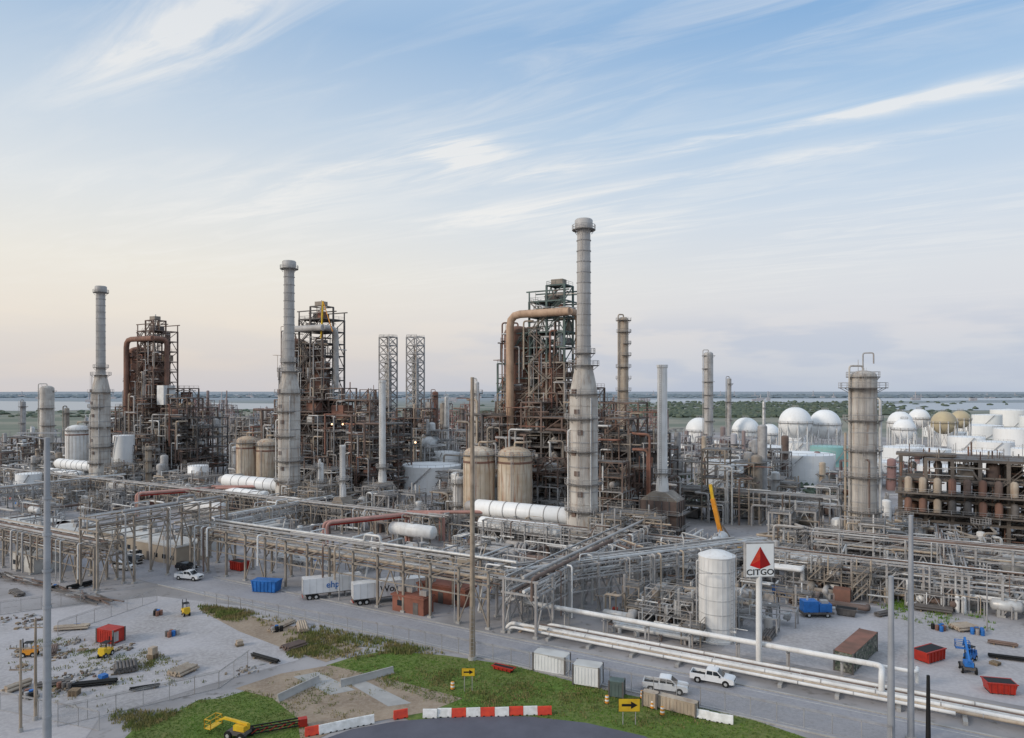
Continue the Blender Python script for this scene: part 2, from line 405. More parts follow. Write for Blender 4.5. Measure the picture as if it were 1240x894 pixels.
def streak(pu,pv,la,lb,k,tilt=0.):
    a0=pu*-.83+pv*.56; b0=pu*.56+pv*.83
    da=M('SUBTRACT',sa,a0); db=M('ADD',M('SUBTRACT',sb,b0),M('MULTIPLY',da,tilt))
    q=M('ADD',M('POWER',M('ABSOLUTE',M('DIVIDE',da,la)),2.),M('POWER',M('ABSOLUTE',M('DIVIDE',db,lb)),2.))
    return M('MULTIPLY',M('POWER',2.718,M('MULTIPLY',q,-1)),k)
tot=None
for args in ((-.95,2.0,.75,.12,1.3),(-.21,2.97,.17,.16,2.2),(.6,2.95,1.1,.09,1.1),(.1,3.9,1.2,.22,1.),(-1.0,3.5,.9,.3,1.),(1.5,2.35,.6,.08,1.1),(.75,4.2,.5,.3,.9),(1.4,2.9,.7,.09,.8)):
    t=streak(*args); tot=t if tot is None else M('ADD',tot,t)
wisp=M('MULTIPLY',tot,MR(n1.outputs[0],.30,.66))
cl=M('ADD',M('MULTIPLY',base_c,.42),wisp,clamp=True)
cl=M('MULTIPLY',cl,MR(Z_,.07,.2)); cl=M('MULTIPLY',cl,.72)
sky=MX(cl,sky,lin((244,241,236)))
cm3=N.new('ShaderNodeCombineXYZ'); L.new(M('MULTIPLY',X_,3.),cm3.inputs[0]); L.new(M('MULTIPLY',Z_,14.),cm3.inputs[1])
n3=N.new('ShaderNodeTexNoise'); n3.inputs['Scale'].default_value=1.8; n3.inputs['Detail'].default_value=5; L.new(cm3.outputs[0],n3.inputs['Vector'])
bank=M('MULTIPLY',M('MULTIPLY',MR(n3.outputs[0],.42,.56),MR(Z_,.125,.06)),MR(X_,-.25,.3,.12,.6))
sky=MX(bank,sky,lin((178,188,208)))
bg=N.new('ShaderNodeBackground'); L.new(sky,bg.inputs[0]); bg.inputs[1].default_value=.98
ns=N.new('ShaderNodeTexSky'); ns.sky_type='NISHITA'; ns.sun_disc=False; ns.sun_elevation=radians(22)
SUNAZ=atan2(-.90,-.42)
ns.sun_rotation=SUNAZ
bg2=N.new('ShaderNodeBackground'); L.new(ns.outputs[0],bg2.inputs[0]); bg2.inputs[1].default_value=.01
ad=N.new('ShaderNodeAddShader'); L.new(bg.outputs[0],ad.inputs[0]); L.new(bg2.outputs[0],ad.inputs[1]); L.new(ad.outputs[0],out.inputs[0])
sun=bpy.data.lights.new('sun','SUN'); sun.energy=1.8; sun.angle=radians(14); sun.color=(1,.89,.76)
so=bpy.data.objects.new('sun',sun); scene.collection.objects.link(so)
so.rotation_euler=Vector((-.90*.93,-.42*.93,.40)).to_track_quat('Z','Y').to_euler()
scene.view_settings.view_transform='Standard'; scene.view_settings.look='None'; scene.view_settings.exposure=0
cam=bpy.data.cameras.new('camera'); co=bpy.data.objects.new('camera',cam); scene.collection.objects.link(co)
co.location=(0,0,HC); co.rotation_euler=(pi/2,0,0); cam.lens=36*FO/1240; cam.sensor_width=36; cam.shift_y=25/1240
cam.clip_end=30000; cam.clip_start=.5; scene.camera=co

# ---------------------------------------------------------------- ground sheets
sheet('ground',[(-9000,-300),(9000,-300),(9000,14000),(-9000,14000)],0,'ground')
def gs(name,pp,z,mt): return sheet(name,[g(*p) for p in pp],z,mt)
gs('water',[(-300,497),(60,498),(200,494),(360,497),(420,490),(160,487),(-300,484)],.3,'water')
gs('water',[(1005,499),(1120,497),(1600,499),(1600,488),(1150,488),(1060,490)],.3,'water')
gs('water',[(790,488),(1000,487),(1240,484.5),(1240,482),(770,484)],.3,'water')
gs('water',[(850,494),(930,493),(1000,490),(900,491)],.3,'water')
gs('water',[(-300,480),(620,479.5),(620,478.0),(-300,478.0)],.3,'water')
def ps(name,pp,z,mt): return sheet(name,[W(*p) for p in pp],z,mt)
gs('gravel_yard',[(-150,752),(60,738),(190,722),(300,735),(420,763),(360,800),(250,830),(120,870),(60,960),(-200,960)],.02,'gravel_yard')
ps('road',[(-175,88.5),(70,88.5),(70,97.5),(-128,97.5),(-138,104),(-260,112),(-260,104),(-150,95),(-175,93)],.04,'asphalt_road')
ps('pavement',[(-235,126),(-105,126),(-100,142),(-235,142)],.02,'asphalt_road')
ps('pavement',[(-26,109),(70,109),(70,146),(-26,146)],.02,'gravel_yard')
gs('grass_verge',[(395,806),(430,795),(470,788),(540,794),(620,806),(740,838),(900,868),(1010,905),(1000,930),(700,930),(560,905),(470,860),(420,820)],.024,'grass_ground')
gs('grass_verge',[(140,905),(165,880),(190,868),(215,862),(240,848),(268,846),(300,836),(345,850),(352,862),(375,880),(380,930),(120,930)],.028,'grass_ground')
gs('dirt_track',[(240,738),(300,745),(400,770),(440,786),(395,802),(350,788),(290,765)],.03,'dirt')
gs('dirt_track',[(285,834),(340,816),(400,806),(470,822),(560,846),(520,862),(455,874),(400,888),(365,905),(360,870),(330,846)],.036,'dirt')
gs('road',[(300,960),(380,900),(425,884),(480,874),(560,868),(640,868),(710,876),(780,892),(850,925),(860,960)],.06,'asphalt_dark')
gs('concrete_path',[(412,822),(432,820),(498,852),(470,856)],.05,'concrete')
gs('concrete_path',[(355,820),(385,814),(430,836),(400,842)],.05,'concrete')
k=BP('road_kerb',0,0)
k.box(-30,88.3,0,210,.3,.14,'concrete'); k.box(-30,97.8,0,200,.3,.14,'concrete'); k.done()
k=BP('road_marking',0,0)
k.box(-30,89.2,.045,200,.1,.004,'road_paint'); k.box(-30,96.8,.045,200,.1,.004,'road_paint'); k.done()

def inside(pt,poly):
    x,y=pt; c=False; n=len(poly)
    for i in range(n):
        x1,y1=poly[i]; x2,y2=poly[(i+1)%n]
        if (y1>y)!=(y2>y) and x<(x2-x1)*(y-y1)/(y2-y1)+x1: c=not c
    return c
def grass(name,pp,n,hmin,hmax,mt,clump=False):
    poly=[g(*p) for p in pp]; xs=[p[0] for p in poly]; ys=[p[1] for p in poly]; s=B(name); mi=s.m(mt)
    k=0; cs=[]
    while k<n:
        if clump and cs and R.random()<.85:
            c=R.choice(cs[-12:]); x=c[0]+R.gauss(0,1.1); y=c[1]+R.gauss(0,1.1)
        else: x=R.uniform(min(xs),max(xs)); y=R.uniform(min(ys),max(ys))
        if not inside((x,y),poly):
            if clump and R.random()<.2: cs=cs[:-1]
            continue
        if clump: cs.append((x,y))
        k+=1
        for _ in range(3 if not clump else 9):
            sp=.12 if not clump else .45
            ax=x+R.uniform(-sp,sp); ay=y+R.uniform(-sp,sp); t=R.uniform(0,6.28); h=R.uniform(hmin,hmax); w=.04+h*.09
            q=len(s.v); s.v+=[(ax-cos(t)*w,ay-sin(t)*w,.02),(ax+cos(t)*w,ay+sin(t)*w,.02),(ax+R.uniform(-.3,.3)*h,ay+R.uniform(-.3,.3)*h,h)]
            s.f.append((q,q+1,q+2)); s.mi.append(mi)
    s.done()
grass('grass',[(400,806),(470,788),(620,806),(740,838),(900,868),(1010,905),(840,908),(790,893),(720,876),(600,866),(520,848),(420,812)],9000,.05,.2,'grass_blade')
grass('grass',[(140,905),(190,868),(240,848),(300,836),(345,850),(375,880),(365,905)],4500,.05,.18,'grass_blade')
grass('weeds',[(240,733),(300,740),(420,766),(520,785),(545,795),(470,792),(400,806),(350,795),(345,770),(250,745)],1300,.2,.7,'weed_blade',True)
grass('weeds',[(0,790),(60,772),(190,790),(280,825),(120,868),(60,850)],420,.12,.4,'weed_blade',True)
grass('weeds',[(120,860),(200,862),(300,834),(350,850),(250,850),(160,890)],260,.15,.5,'weed_blade',True)
grass('weeds',[(400,806),(620,812),(900,872),(800,885),(520,850)],600,.12,.4,'weed_blade',True)
grass('weeds',[(1000,690),(1150,735),(1240,745),(1240,765),(1100,760)],200,.2,.6,'grass_blade',True)
grass('weeds',[(285,834),(400,806),(560,846),(455,874),(365,900)],160,.1,.3,'weed_blade',True)

# ---------------------------------------------------------------- coker units
GREY=['silver','silver','steel_grey','steel_grey','white_paint','tan_insul','stack_upper','tan_steel','rust_brown']
BRN=['rust_brown','rust_red','tan_steel','steel_dark','steel_grey','tan_insul','stack_upper','silver','steel_grey','rust_brown']
def smokestack(a,b,top=82,k=1.):
    s=BP('refinery_smokestack',a,b)
    prof=[(4.9,0),(4.9,5),(4.2,5.2),(4.2,8),(3.5,9.5),(3.5,38),(3.3,40),(2.6,43.5),(2.35,44.5),(2.35,46),(1.75,46.2),(1.62,top-2.6),(2.2,top-2.4),(2.2,top-.3),(1.9,top),(1.5,top),(1.5,top-3),(.01,top-3)]
    mts=['concrete']*2+['stack_shell']*8+['stack_upper']*5+['steel_dark']*2
    s.lathe(0,0,prof,'stack_shell',28,mts)
    for z in range(12,38,3): s.lathe(0,0,[(3.5,z),(3.62,z+.02),(3.62,z+.25),(3.5,z+.27)],'steel_grey' if z%2 else 'stack_shell',28)
    z=48
    while z<top-4:
        s.lathe(0,0,[(1.7,z),(1.82,z+.02),(1.82,z+.2),(1.7,z+.22)],'steel_grey',20); z+=2.6
    for z in (10.5,17,25,33,39): s.ring(0,0,z,3.5 if z>9 else 4.2,1.25,a0=R.uniform(0,3),a1=9 if z in(17,39) else 6)
    s.ring(0,0,46,2.3,1.5); s.ring(0,0,49,1.75,1.1); s.ring(0,0,top-2.6,1.9,1.0)
    s.ladder(.5,-3.8,5,46,-pi/2); s.ladder(.3,-2.,46,top-1,-pi/2,cage=False)
    s.ladder(-3.8,.3,5,33,pi,cage=True)
    s.pipe([(3.,-2.6,2),(3.,-2.6,38)],.22,'silver'); s.pipe([(-2.9,-2.9,2),(-2.9,-2.9,30),(-1,-2,31)],.18,'white_paint')
    for z in range(9,40,5):
        t=-1.9+.25*(z%3); s.box(3.46*cos(t),3.46*sin(t),z,.5,1.3,1.2,'rust_brown',t)
    for q in range(8):
        t=2*pi*q/8; s.beam((4.3*cos(t),4.3*sin(t),5),(3.45*cos(t),3.45*sin(t),11),.35,'stack_upper')
    s.done()
for i,(a,b) in enumerate(((-71.2,158.7),(-177.5,162),(-287,163.3))):
    R.seed(20+i); smokestack(a,b)
    s=BP('heater_frame',a,b)
    hc=[[R.choice([1,2,2]) for _ in range(2)] for _ in range(4)]
    sframe(s,-26,6,5,4,3.6,hc,['steel_grey','steel_dark'],GREY,dens=1,cw=.28,brp=.7)
    hc=[[R.choice([1,2,3,3]) for _ in range(3)] for _ in range(4)]
    sframe(s,4.8,-8,4,4.5,3.4,hc,['steel_grey','tan_steel'],GREY,dens=1,cw=.28,brp=.7)
    s.done()
    s=BP('flue_duct',a,b)
    for yy,zz,ln,rr in ((0,8.4,27,2.2),(-6,5.6,22,1.8)):
        s.hvessel(-4-ln/2,yy,zz,ln,rr,'tank_white','x',18)
        for q in range(int(ln/4)): s.cyl((-6-q*4,yy,zz),(-6.25-q*4,yy,zz),rr+.08,'steel_grey',18)
    s.pipe([(-29,0,8.4),(-35,0,8.4),(-35,14,8.4),(-35,14,14),(-32,34,14)],1.3,'stack_upper',12)
    s.rail((-28,-8.4,5.2),(-5,-8.4,5.2)); s.box(-16,-8.3,5,24,.9,.12,'grating')
    for q in range(6): s.beam((-27+q*4.4,-8.4,0),(-27+q*4.4,-8.4,5.1),.18,'steel_grey')
    s.done()
    s=BP('coker_structure',a,b)
    st=['rust_brown','tan_steel','green_steel'] if i==0 else (['rust_brown','steel_dark','steel_dark'] if i==1 else ['rust_brown','rust_brown','rust_brown'])
    tx,ty=(-36,38)
    hc=[[14,14],[15,14]]
    sframe(s,tx,ty,6.2,6.2,4.85,hc,st,BRN,dens=.85,cw=.55,deckp=.6,brp=.85)
    hc=[[10,11],[12,12]]
    sframe(s,tx-12.4,ty+1,6.2,6.2,4.85,hc,st,BRN,dens=.65,cw=.5,deckp=.55,brp=.6)
    nx=9; hc=[]
    for q in range(nx):
        h=[7,8,9,9,9,9,8,8,6][q]
        hc.append([max(3,h-R.choice([1,2,3])),h,max(4,h-R.choice([0,1,2])) ])
    sframe(s,-56,33-2,7,8,4.5,hc,['rust_brown','steel_dark','rust_brown'],BRN,dens=.97,cw=.5,deckp=.7,brp=.6)
    dr='drum_rust'
    for (x,y,z0,z1,r) in ((tx-7,ty+5,24,61,4.6),(tx-7,ty+14,24,58,4.6),(tx+6,ty+5,20,52,4.2)):
        s.vessel(x,y,z0,z1,r,dr,(z0+8,z0+16,z1-5),20)
        s.lathe(x,y,[(r,z0),(1.2,z0-5),(1.,z0-7)],dr,16)
    zt=14*4.85
    for x in (tx,tx+12.4):
        s.beam((x,ty,zt),(x,ty,zt+3.2),.35,st[-1]); s.beam((x,ty+12.4,zt),(x,ty+12.4,zt+3.2),.35,st[-1])
    s.box(tx+6,ty+6,zt+.4,5,4,2.2,'steel_dark'); s.box(tx+9,ty+3,zt+5.3,4,3,1.6,'tan_steel')
    for q in range(3): s.beam((tx-1,ty+q*6.2,zt+3.2),(tx+14,ty+q*6.2,zt+3.2),.4,st[-1])
    s.stair(tx-12,ty-.8,30,34,5,0,st[0])
    for q in range(11): s.stair(tx+(0.5 if q%2 else 6.5),ty-1.,14+q*4.85,18.85+q*4.85,5.5*(1 if q%2 else -1),0,st[1])
    dm='orange_duct' if i==0 else ('stack_upper' if i==1 else 'drum_rust')
    s.pipe([(tx+15,ty-1.9,64),(tx-6,ty-1.9,64),(tx-6,ty-1.9,27),(tx-6,ty+3,24)],1.25,dm,14)
    s.pipe([(tx+15,ty-1.9,64),(tx+15,ty+5,64),(tx+15,ty+5,40)],1.1,dm,12)
    for q in range(60):
        x=-55+R.uniform(0,62); z0=R.uniform(0,20); z1=z0+R.uniform(6,20); y=29.5+R.uniform(-1,1)
        s.pipe([(x,y,z0),(x,y,z1),(x+R.uniform(-8,8),y,z1),(x+R.uniform(-8,8),y+4,z1)],R.uniform(.1,.42),R.choice(BRN+['silver','stack_upper']),8)
    for q in range(40):
        x=tx-12+R.uniform(0,26); z0=R.uniform(20,52); z1=z0+R.uniform(5,16); y=ty-.4+R.uniform(-.4,.4)
        s.pipe([(x,y,z0),(x,y,z1),(x+R.uniform(-5,5),y,z1),(x,y+4,z1)],R.uniform(.08,.3),R.choice(BRN+['silver']),6)
    s.box(-58,36,0,6,8,10,'brick_red')
    if i==2: s.box(tx+19,ty+2,33,5,6,9,'white_paint')
    if i!=2: s.box(tx+20,ty+3,29,6,5,5,'rust_red')
    s.box(-10,27,0,9,6,7,'tan_steel'); s.hvessel(-22,27,6,12,1.9,'silver'); s.hvessel(-40,27,5,9,1.5,'white_paint')
    hc=[[R.choice([2,3,4,5]) for _ in range(2)] for _ in range(8)]
    sframe(s,-50,17 if i else 21,6.5,5,4,hc,['steel_grey','rust_brown'],BRN+GREY,dens=1,cw=.36,deckp=.6,brp=.5)
    if i==1:
        s.beam((tx+12,ty,60),(tx+16,ty-3,74),.5,'yellow_paint'); s.beam((tx+16,ty-3,74),(tx+22,ty-4,62),.25,'orange_paint')
    s.done()
    s=BP('storage_silo',a,b)
    ss=[(-35.5,10,4.8,24.5)]
    if i==0: ss=[(-36.5,9.2,4.5,24),(-27,13,4.9,24)]
    if i==1: ss=[(-36,13,3.9,23),(-30,17,4.2,22)]
    for (x,y,r,h) in ss:
        s.vessel(x,y,3.2,h,r,'white_paint' if i==2 else 'silo_shell',(),28,0,lad=False)
        for q in range(8):
            t=q*pi/4; s.beam((x+(r-.4)*cos(t),y+(r-.4)*sin(t),0),(x+(r-.4)*cos(t),y+(r-.4)*sin(t),3.4),.5,'concrete_dark')
        s.ring(x,y,h-2.3,r,.9,seg=20); s.ladder(x+(r+.3)*cos(-1.2),y+(r+.3)*sin(-1.2),0,h-1,-1.2)
        s.lathe(x,y,[(r+.06,h-4.6),(r+.1,h-4.5),(r+.1,h-4.1),(r,h-4.)],'drum_rust',28)
        for q in range(20):
            t=2*pi*q/20; s.box(x+(r+.02)*cos(t),y+(r+.02)*sin(t),3.4,.08,.12,h-7.6,'tan_insul',t)
        s.pipe([(x,y,h),(x,y,h+1.2),(x+3,y,h+1.2),(x+3,y+4,h+1.2)],.3,'tan_insul')
    s.done()
# ---------------------------------------------------------------- columns
def column(name,X,Y,top,r,mt,n=6,seg=18,base=0,rails=True,sk=0):
    s=B(name,X,Y,PR); H=top-base
    s.vessel(0,0,base,top,r,mt,[base+H*(q+1)/(n+.3) for q in range(n)],seg,sk,rails); return s
R.seed(5)
for px,py,Y,r,mt,n in ((755,384,300,2.1,'tan_insul',14),(858,426,400,2.6,'stack_upper',8),(883,458,420,1.3,'steel_grey',4),(57,467,400,3.6,'stack_shell',4),
    (28,486,420,1.4,'steel_grey',3),(81,494,380,1.2,'tan_steel',3),(541,480,330,1.2,'silver',3),(555,577,205,1.6,'white_paint',2),(577,462,230,.9,'white_paint',3),
    (285,540,300,1.6,'silver',2),(527,474,400,1.8,'rust_red',5),(388,560,230,1.0,'white_paint',3),(180,540,300,1.3,'tan_insul',3),(925,486,460,1.0,'silver',2),(655,500,300,1.6,'silver',3),
    (105,505,400,1.,'silver',2),(265,500,380,1.2,'stack_upper',3),(330,498,360,.9,'silver',2),(745,520,230,1.1,'tan_insul',3),(600,590,200,.8,'silver',2),(230,590,240,.8,'white_paint',2),(560,495,360,1.2,'rust_brown',4)):
    s=column('process_column',gx(px,Y),Y,hz(py,Y),r,mt,n,16,rails=Y<350); s.done()
s=column('distillation_column',gx(1045,163),163,44.5,3.0,'stack_shell',0,28)
for z,w in ((12,1.3),(20,1.3),(26,1.2),(33,1.3),(40.5,2.2)): s.ring(0,0,z,3.0,w,a0=R.uniform(0,3),a1=R.uniform(7.5,9) if z<40 else 9.5,seg=20)
s.ring(0,0,43,2.6,1.0,seg=16)
for z in range(6,40,4): s.lathe(0,0,[(3.0,z),(3.1,z+.03),(3.1,z+.3),(3.0,z+.33)],'stack_upper',28)
s.pipe([(0,0,44),(0,0,48.5),(2.2,0,48.5),(2.2,0,46)],.16,'steel_grey'); s.beam((-1,0,44),(-1,0,47),.12,'steel_grey')
s.pipe([(3.6,-1,6),(3.6,-1,38),(2,-.5,38)],.35,'silver'); s.pipe([(-3.6,-1.4,3),(-3.6,-1.4,30)],.25,'tan_insul'); s.pipe([(1.5,-3.5,3),(1.5,-3.5,24),(0,-2,24)],.2,'rust_brown')
s.ladder(-1,-3.4,2,43,-pi/2)
s.done()
s=B('column_base_frame',gx(1045,160),160,PR); sframe(s,-9,-8,4.5,4,3.6,[[1,2],[2,3],[3,3],[1,2]],['steel_grey'],GREY,dens=1,cw=.3); s.done()
for px in (470,503):
    X=gx(px,380); s=B('lattice_tower',X,380,PR); t=hz(411,380)
    z=4.; k=3.4
    while z<t-1:
        for (a,b),(c,d) in (((-k,-k),(k,-k)),((k,-k),(k,k)),((k,k),(-k,k)),((-k,k),(-k,-k))):
            s.beam((a,b,z),(a,b,z+4.6),.55,'steel_grey'); s.beam((a,b,z+4.6),(c,d,z+4.6),.45,'steel_grey'); s.beam((a,b,z),(c,d,z+4.6),.28,'steel_grey'); s.beam((c,d,z),(a,b,z+4.6),.28,'steel_grey')
            if R.random()<.6: s.rail((a,b,z+4.7),(c,d,z+4.7),'steel_grey',w=.12)
        if R.random()<.6: s.box(0,0,z+4.75,6,6,.1,'grating')
        z+=4.6
    s.vessel(0,0,2,t-10,1.9,'silver',(20,30),14); s.pipe([(2.4,-2.4,2),(2.4,-2.4,t-6),(0,0,t-6)],.5,'tan_insul'); s.done()
    s=B('process_unit',X,377,PR); sframe(s,-12,-8,6,6,5,[[R.randint(4,8) for _ in range(2)] for _ in range(4)],['steel_dark','rust_brown'],BRN,rails=False,dens=.9); s.done()
def box_heater(px,pyb,w,d,h,mt,stk,sr,bm):
    X,Y=g(px,pyb); s=B('fired_heater',X,Y,PR)
    s.box(0,0,1.5,w,d,h-1.5,bm)
    n=int(w/2)
    for q in range(n+1):
        x=-w/2+q*w/n; s.beam((x,-d/2-.08,0),(x,-d/2-.08,h),.25,'steel_dark'); s.beam((x,d/2+.08,0),(x,d/2+.08,h),.25,'steel_dark')
    for q in range(int(d/2)+1):
        y=-d/2+q*2; s.beam((w/2+.08,y,0),(w/2+.08,y,h),.25,'steel_dark'); s.beam((-w/2-.08,y,0),(-w/2-.08,y,h),.25,'steel_dark')
    for z in (h*.35,h*.7):
        s.box(0,-d/2-.8,z,w+2,1.3,.12,'grating'); s.rail((-w/2-1,-d/2-1.4,z),(w/2+1,-d/2-1.4,z)); s.box(w/2+.8,0,z+.02,1.3,d,.12,'grating'); s.rail((w/2+1.4,-d/2,z),(w/2+1.4,d/2,z))
    s.prism([(-w/2,h),(w/2,h),(sr*1.5,h+2.2),(-sr*1.5,h+2.2)],-d/2+.3,d/2-.3,'tan_steel')
    s.rail((-w/2,-d/2,h),(w/2,-d/2,h)); s.rail((w/2,-d/2,h),(w/2,d/2,h))
    s.lathe(0,0,[(sr*1.25,h+1.5),(sr*1.2,h+4),(sr,h+6),(sr*.95,stk-.8),(sr*1.1,stk-.7),(sr*1.1,stk),(sr*.8,stk),(.01,stk-1)],mt,20)
    s.ring(0,0,h+7,sr,1.); s.ladder(0,-sr-.2,h,stk,-pi/2,cage=False)
    for q in range(5): s.pipe([(-w/2+q*2,-d/2-2,.5),(-w/2+q*2,-d/2-2,3+q*.6),(-w/2+q*2,-d/2,3+q*.6)],.16,'silver')
    s.done()
R.seed(9)
box_heater(802,655,10,7,11,'white_paint',hz(442,186),1.35,'rust_brown')
box_heater(463,622,8,6,8,'white_paint',43,1.1,'concrete_dark')
box_heater(415,640,5,5,7,'white_paint',24,.8,'steel_grey')
box_heater(190,580,8,6,9,'tan_insul',22,.9,'rust_brown')
# ---------------------------------------------------------------- background process blocks
R.seed(33)
def block(a,b,w,d,h,pal=None,st=None,rails=False,name='process_unit'):
    s=BP(name,a,b); dx=R.uniform(5,7); nx=max(2,int(w/dx)); ny=max(2,int(d/dx)); dz=R.uniform(3.8,5)
    hm=max(2,int(h/dz)); hc=[[max(0,R.randint(int(hm*.3),hm)) for _ in range(ny)] for _ in range(nx)]
    sframe(s,-w/2,-d/2,dx,dx,dz,hc,st or [R.choice(['rust_brown','steel_dark','tan_steel','steel_grey','steel_grey'])],pal or BRN+GREY,rails=rails,dens=.9,cw=.42)
    for q in range(R.randint(2,6)):
        s.vessel(R.uniform(-w/2,w/2),R.uniform(-d/2-3,d/2),0,h*R.uniform(.6,1.35),R.uniform(.6,1.7),R.choice(pal or GREY),(h*.4,h*.8),12,rails=rails,lad=False)
    for q in range(14):
        x=R.uniform(-w/2,w/2); y=-d/2-R.uniform(.5,4); z=R.uniform(3,h*.8)
        s.pipe([(x,y,0),(x,y,z),(x+R.uniform(-9,9),y,z),(x+R.uniform(-3,3),y+8,z)],R.uniform(.12,.4),R.choice(GREY),6)
    s.done()
for a,b,w,d,h in ((-128,232,30,20,20),(-60,225,36,20,22),(-30,250,30,20,14),(-170,245,34,20,26),(-145,270,30,20,24),(-235,240,26,20,20),(-262,226,30,18,24),
    (-340,230,34,20,20),(-345,190,26,18,16),(-372,215,30,20,18),(-400,250,40,22,22),(-330,280,40,20,24),(-280,290,40,20,26),(-230,300,40,20,26),(-110,310,40,20,28),(-60,300,40,20,18),
    (-395,180,26,16,12),(-430,205,30,16,14),(-480,240,30,16,16)):
    block(a,b,w,d,h)
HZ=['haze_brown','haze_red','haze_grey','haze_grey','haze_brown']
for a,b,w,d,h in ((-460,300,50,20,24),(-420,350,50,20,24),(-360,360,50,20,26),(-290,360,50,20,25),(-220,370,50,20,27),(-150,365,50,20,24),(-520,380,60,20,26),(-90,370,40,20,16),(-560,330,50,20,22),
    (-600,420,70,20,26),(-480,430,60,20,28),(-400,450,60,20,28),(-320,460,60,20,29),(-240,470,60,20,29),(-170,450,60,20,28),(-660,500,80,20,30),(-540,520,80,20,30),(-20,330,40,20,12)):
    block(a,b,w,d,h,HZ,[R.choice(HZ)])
for a,b,w,d,h in ((-120,178,16,10,12),(-225,190,16,10,12),(-232,168,18,10,9),(-335,170,20,12,10),(-128,160,16,8,8),(-150,172,14,10,11),(-250,172,16,10,11),(-20,190,24,14,9),(5,200,24,14,10)):
    block(a,b,w,d,h,GREY,['steel_grey'],True)
# ---------------------------------------------------------------- far-right structure
R.seed(12)
X,Y=g(1195,655); s=B('concrete_process_structure',X,Y,PR)
sframe(s,-20,-8,6,6,5.4,[[3,3,4],[4,4,4],[4,4,4],[4,4,4],[4,4,4],[4,4,4],[4,4,4],[4,4,4]],['concrete_dark'],['rust_brown','steel_dark','tan_steel','silver','drum_rust'],dens=.9,cw=.85,deckp=.95,brp=.1)
for q in range(14):
    s.lathe(-18+q*3.3,-10.2,[(.9,8),(.9,11),(.5,11.5),(.01,11.6)],R.choice(['drum_rust','tan_insul','steel_dark']),12)
    s.lathe(-18+q*3.3,-9.2,[(.9,13),(.9,16.4),(.5,16.9),(.01,17)],R.choice(['drum_rust','tan_insul','rust_brown']),12)
s.box(3,-9.5,7.5,48,4,.3,'concrete_dark'); s.box(3,-9.5,12.6,48,4,.3,'concrete_dark'); s.rail((-21,-11.5,12.9),(27,-11.5,12.9)); s.rail((-21,-11.5,7.8),(27,-11.5,7.8))
s.pipe([(12,-12,2),(12,-12,9),(14,-13,13),(14,-13,24),(14,-9,24)],.7,'orange_duct',12)
s.box(-14,-2,22.2,14,6,.6,'concrete_dark'); s.done()
block(95,215,30,14,12,GREY,['steel_grey'],True); block(60,188,20,10,9,GREY,['steel_grey'],True)
# ---------------------------------------------------------------- tank farm
R.seed(4)
def tank(px,base,hw,top,mt='tank_white'):
    X,Y=g(px,base); r=hw*Y/FO; Yc=Y+r; h=hz(top,Y+r*.2); h=max(h,5)
    s=B('storage_tank',gx(px,Y)*Yc/Y,Yc); s.lathe(0,0,[(r,0),(r,h),(r*.96,h+.12),(.01,h+r*.07)],mt,40)
    for q in range(1,4): s.lathe(0,0,[(r,h*q/4),(r+.05,h*q/4+.02),(r+.05,h*q/4+.2),(r,h*q/4+.22)],mt,40)
    for q in range(24):
        t=2*pi*q/24; t2=2*pi*(q+1)/24; s.beam((r*cos(t),r*sin(t),h+1),(r*cos(t2),r*sin(t2),h+1),.1,'steel_grey'); s.beam((r*cos(t),r*sin(t),h),(r*cos(t),r*sin(t),h+1),.08,'steel_grey')
    t0=R.uniform(3.3,4.6)
    for q in range(10):
        t=t0+q*.09; t2=t+.09; s.beam(((r+.5)*cos(t),(r+.5)*sin(t),h*q/10),((r+.5)*cos(t2),(r+.5)*sin(t2),h*(q+1)/10),.35,'steel_grey')
    s.done()
for tk in ((893,598,38,562),(972,588,38,552),(846,566,27,549),(883,556,18,535),(925,563,26,542),(964,556,20,537),(835,553,14,538),(1004,566,22,542,'tank_teal'),(963,540,15,524),
    (1090,568,24,543),(1127,566,22,545),(1170,553,20,530),(1102,556,16,540),(1137,603,24,566),(1205,556,20,536),(1228,548,22,520),(1185,532,26,516),(1222,517,20,497),
    (1150,541,18,524),(1135,530,15,516),(1195,520,16,503),(1250,575,22,545),(1190,571,22,548),(905,547,16,534),(1260,530,22,505),(1060,560,14,545),(868,575,18,558),(1065,583,22,560),(820,565,14,552)):
    tank(*tk)
for tk in ((150,586,12,528),(522,600,38,566),(545,590,20,548),(240,600,12,565),(35,600,14,575),(1165,570,10,548),(1215,600,20,575)): tank(*tk)
def sphere(px,py,rp,Y,mt='tank_white'):
    r=rp*Y/FO; zc=hz(py,Y); s=B('spherical_tank',gx(px,Y),Y)
    s.lathe(0,0,[(max(.01,r*cos(t)),zc+r*sin(t)) for t in [(-.5+k/16)*pi for k in range(17)]],mt,28)
    for q in range(10):
        t=2*pi*q/10+.1; s.cyl((r*.98*cos(t),r*.98*sin(t),0),(r*.98*cos(t),r*.98*sin(t),zc+1),.4,'white_paint',8)
        t2=t+2*pi/10; s.beam((r*.98*cos(t),r*.98*sin(t),1),(r*.98*cos(t2),r*.98*sin(t2),zc-2),.15,'steel_grey')
    s.ring(0,0,zc+r*.98,.2,1.8,seg=10); s.ring(0,0,zc,r,.8,seg=24)
    s.stair(r+.8,-2,0,zc,0,r*1.2,'steel_grey'); s.done()
for sp in ((847,522,16.5,430),(903,522,16.5,430),(931,526,13,460),(963,512,19,410),(999,514,18,420),(1090,512,14,450),(1113,507,12,500),(1143,512,14,480,'tank_tan'),(1163,508,11,520,'tank_tan'),(522,540,13,300,'silver'),(1095,520,13,420,'tank_white')): sphere(*sp)
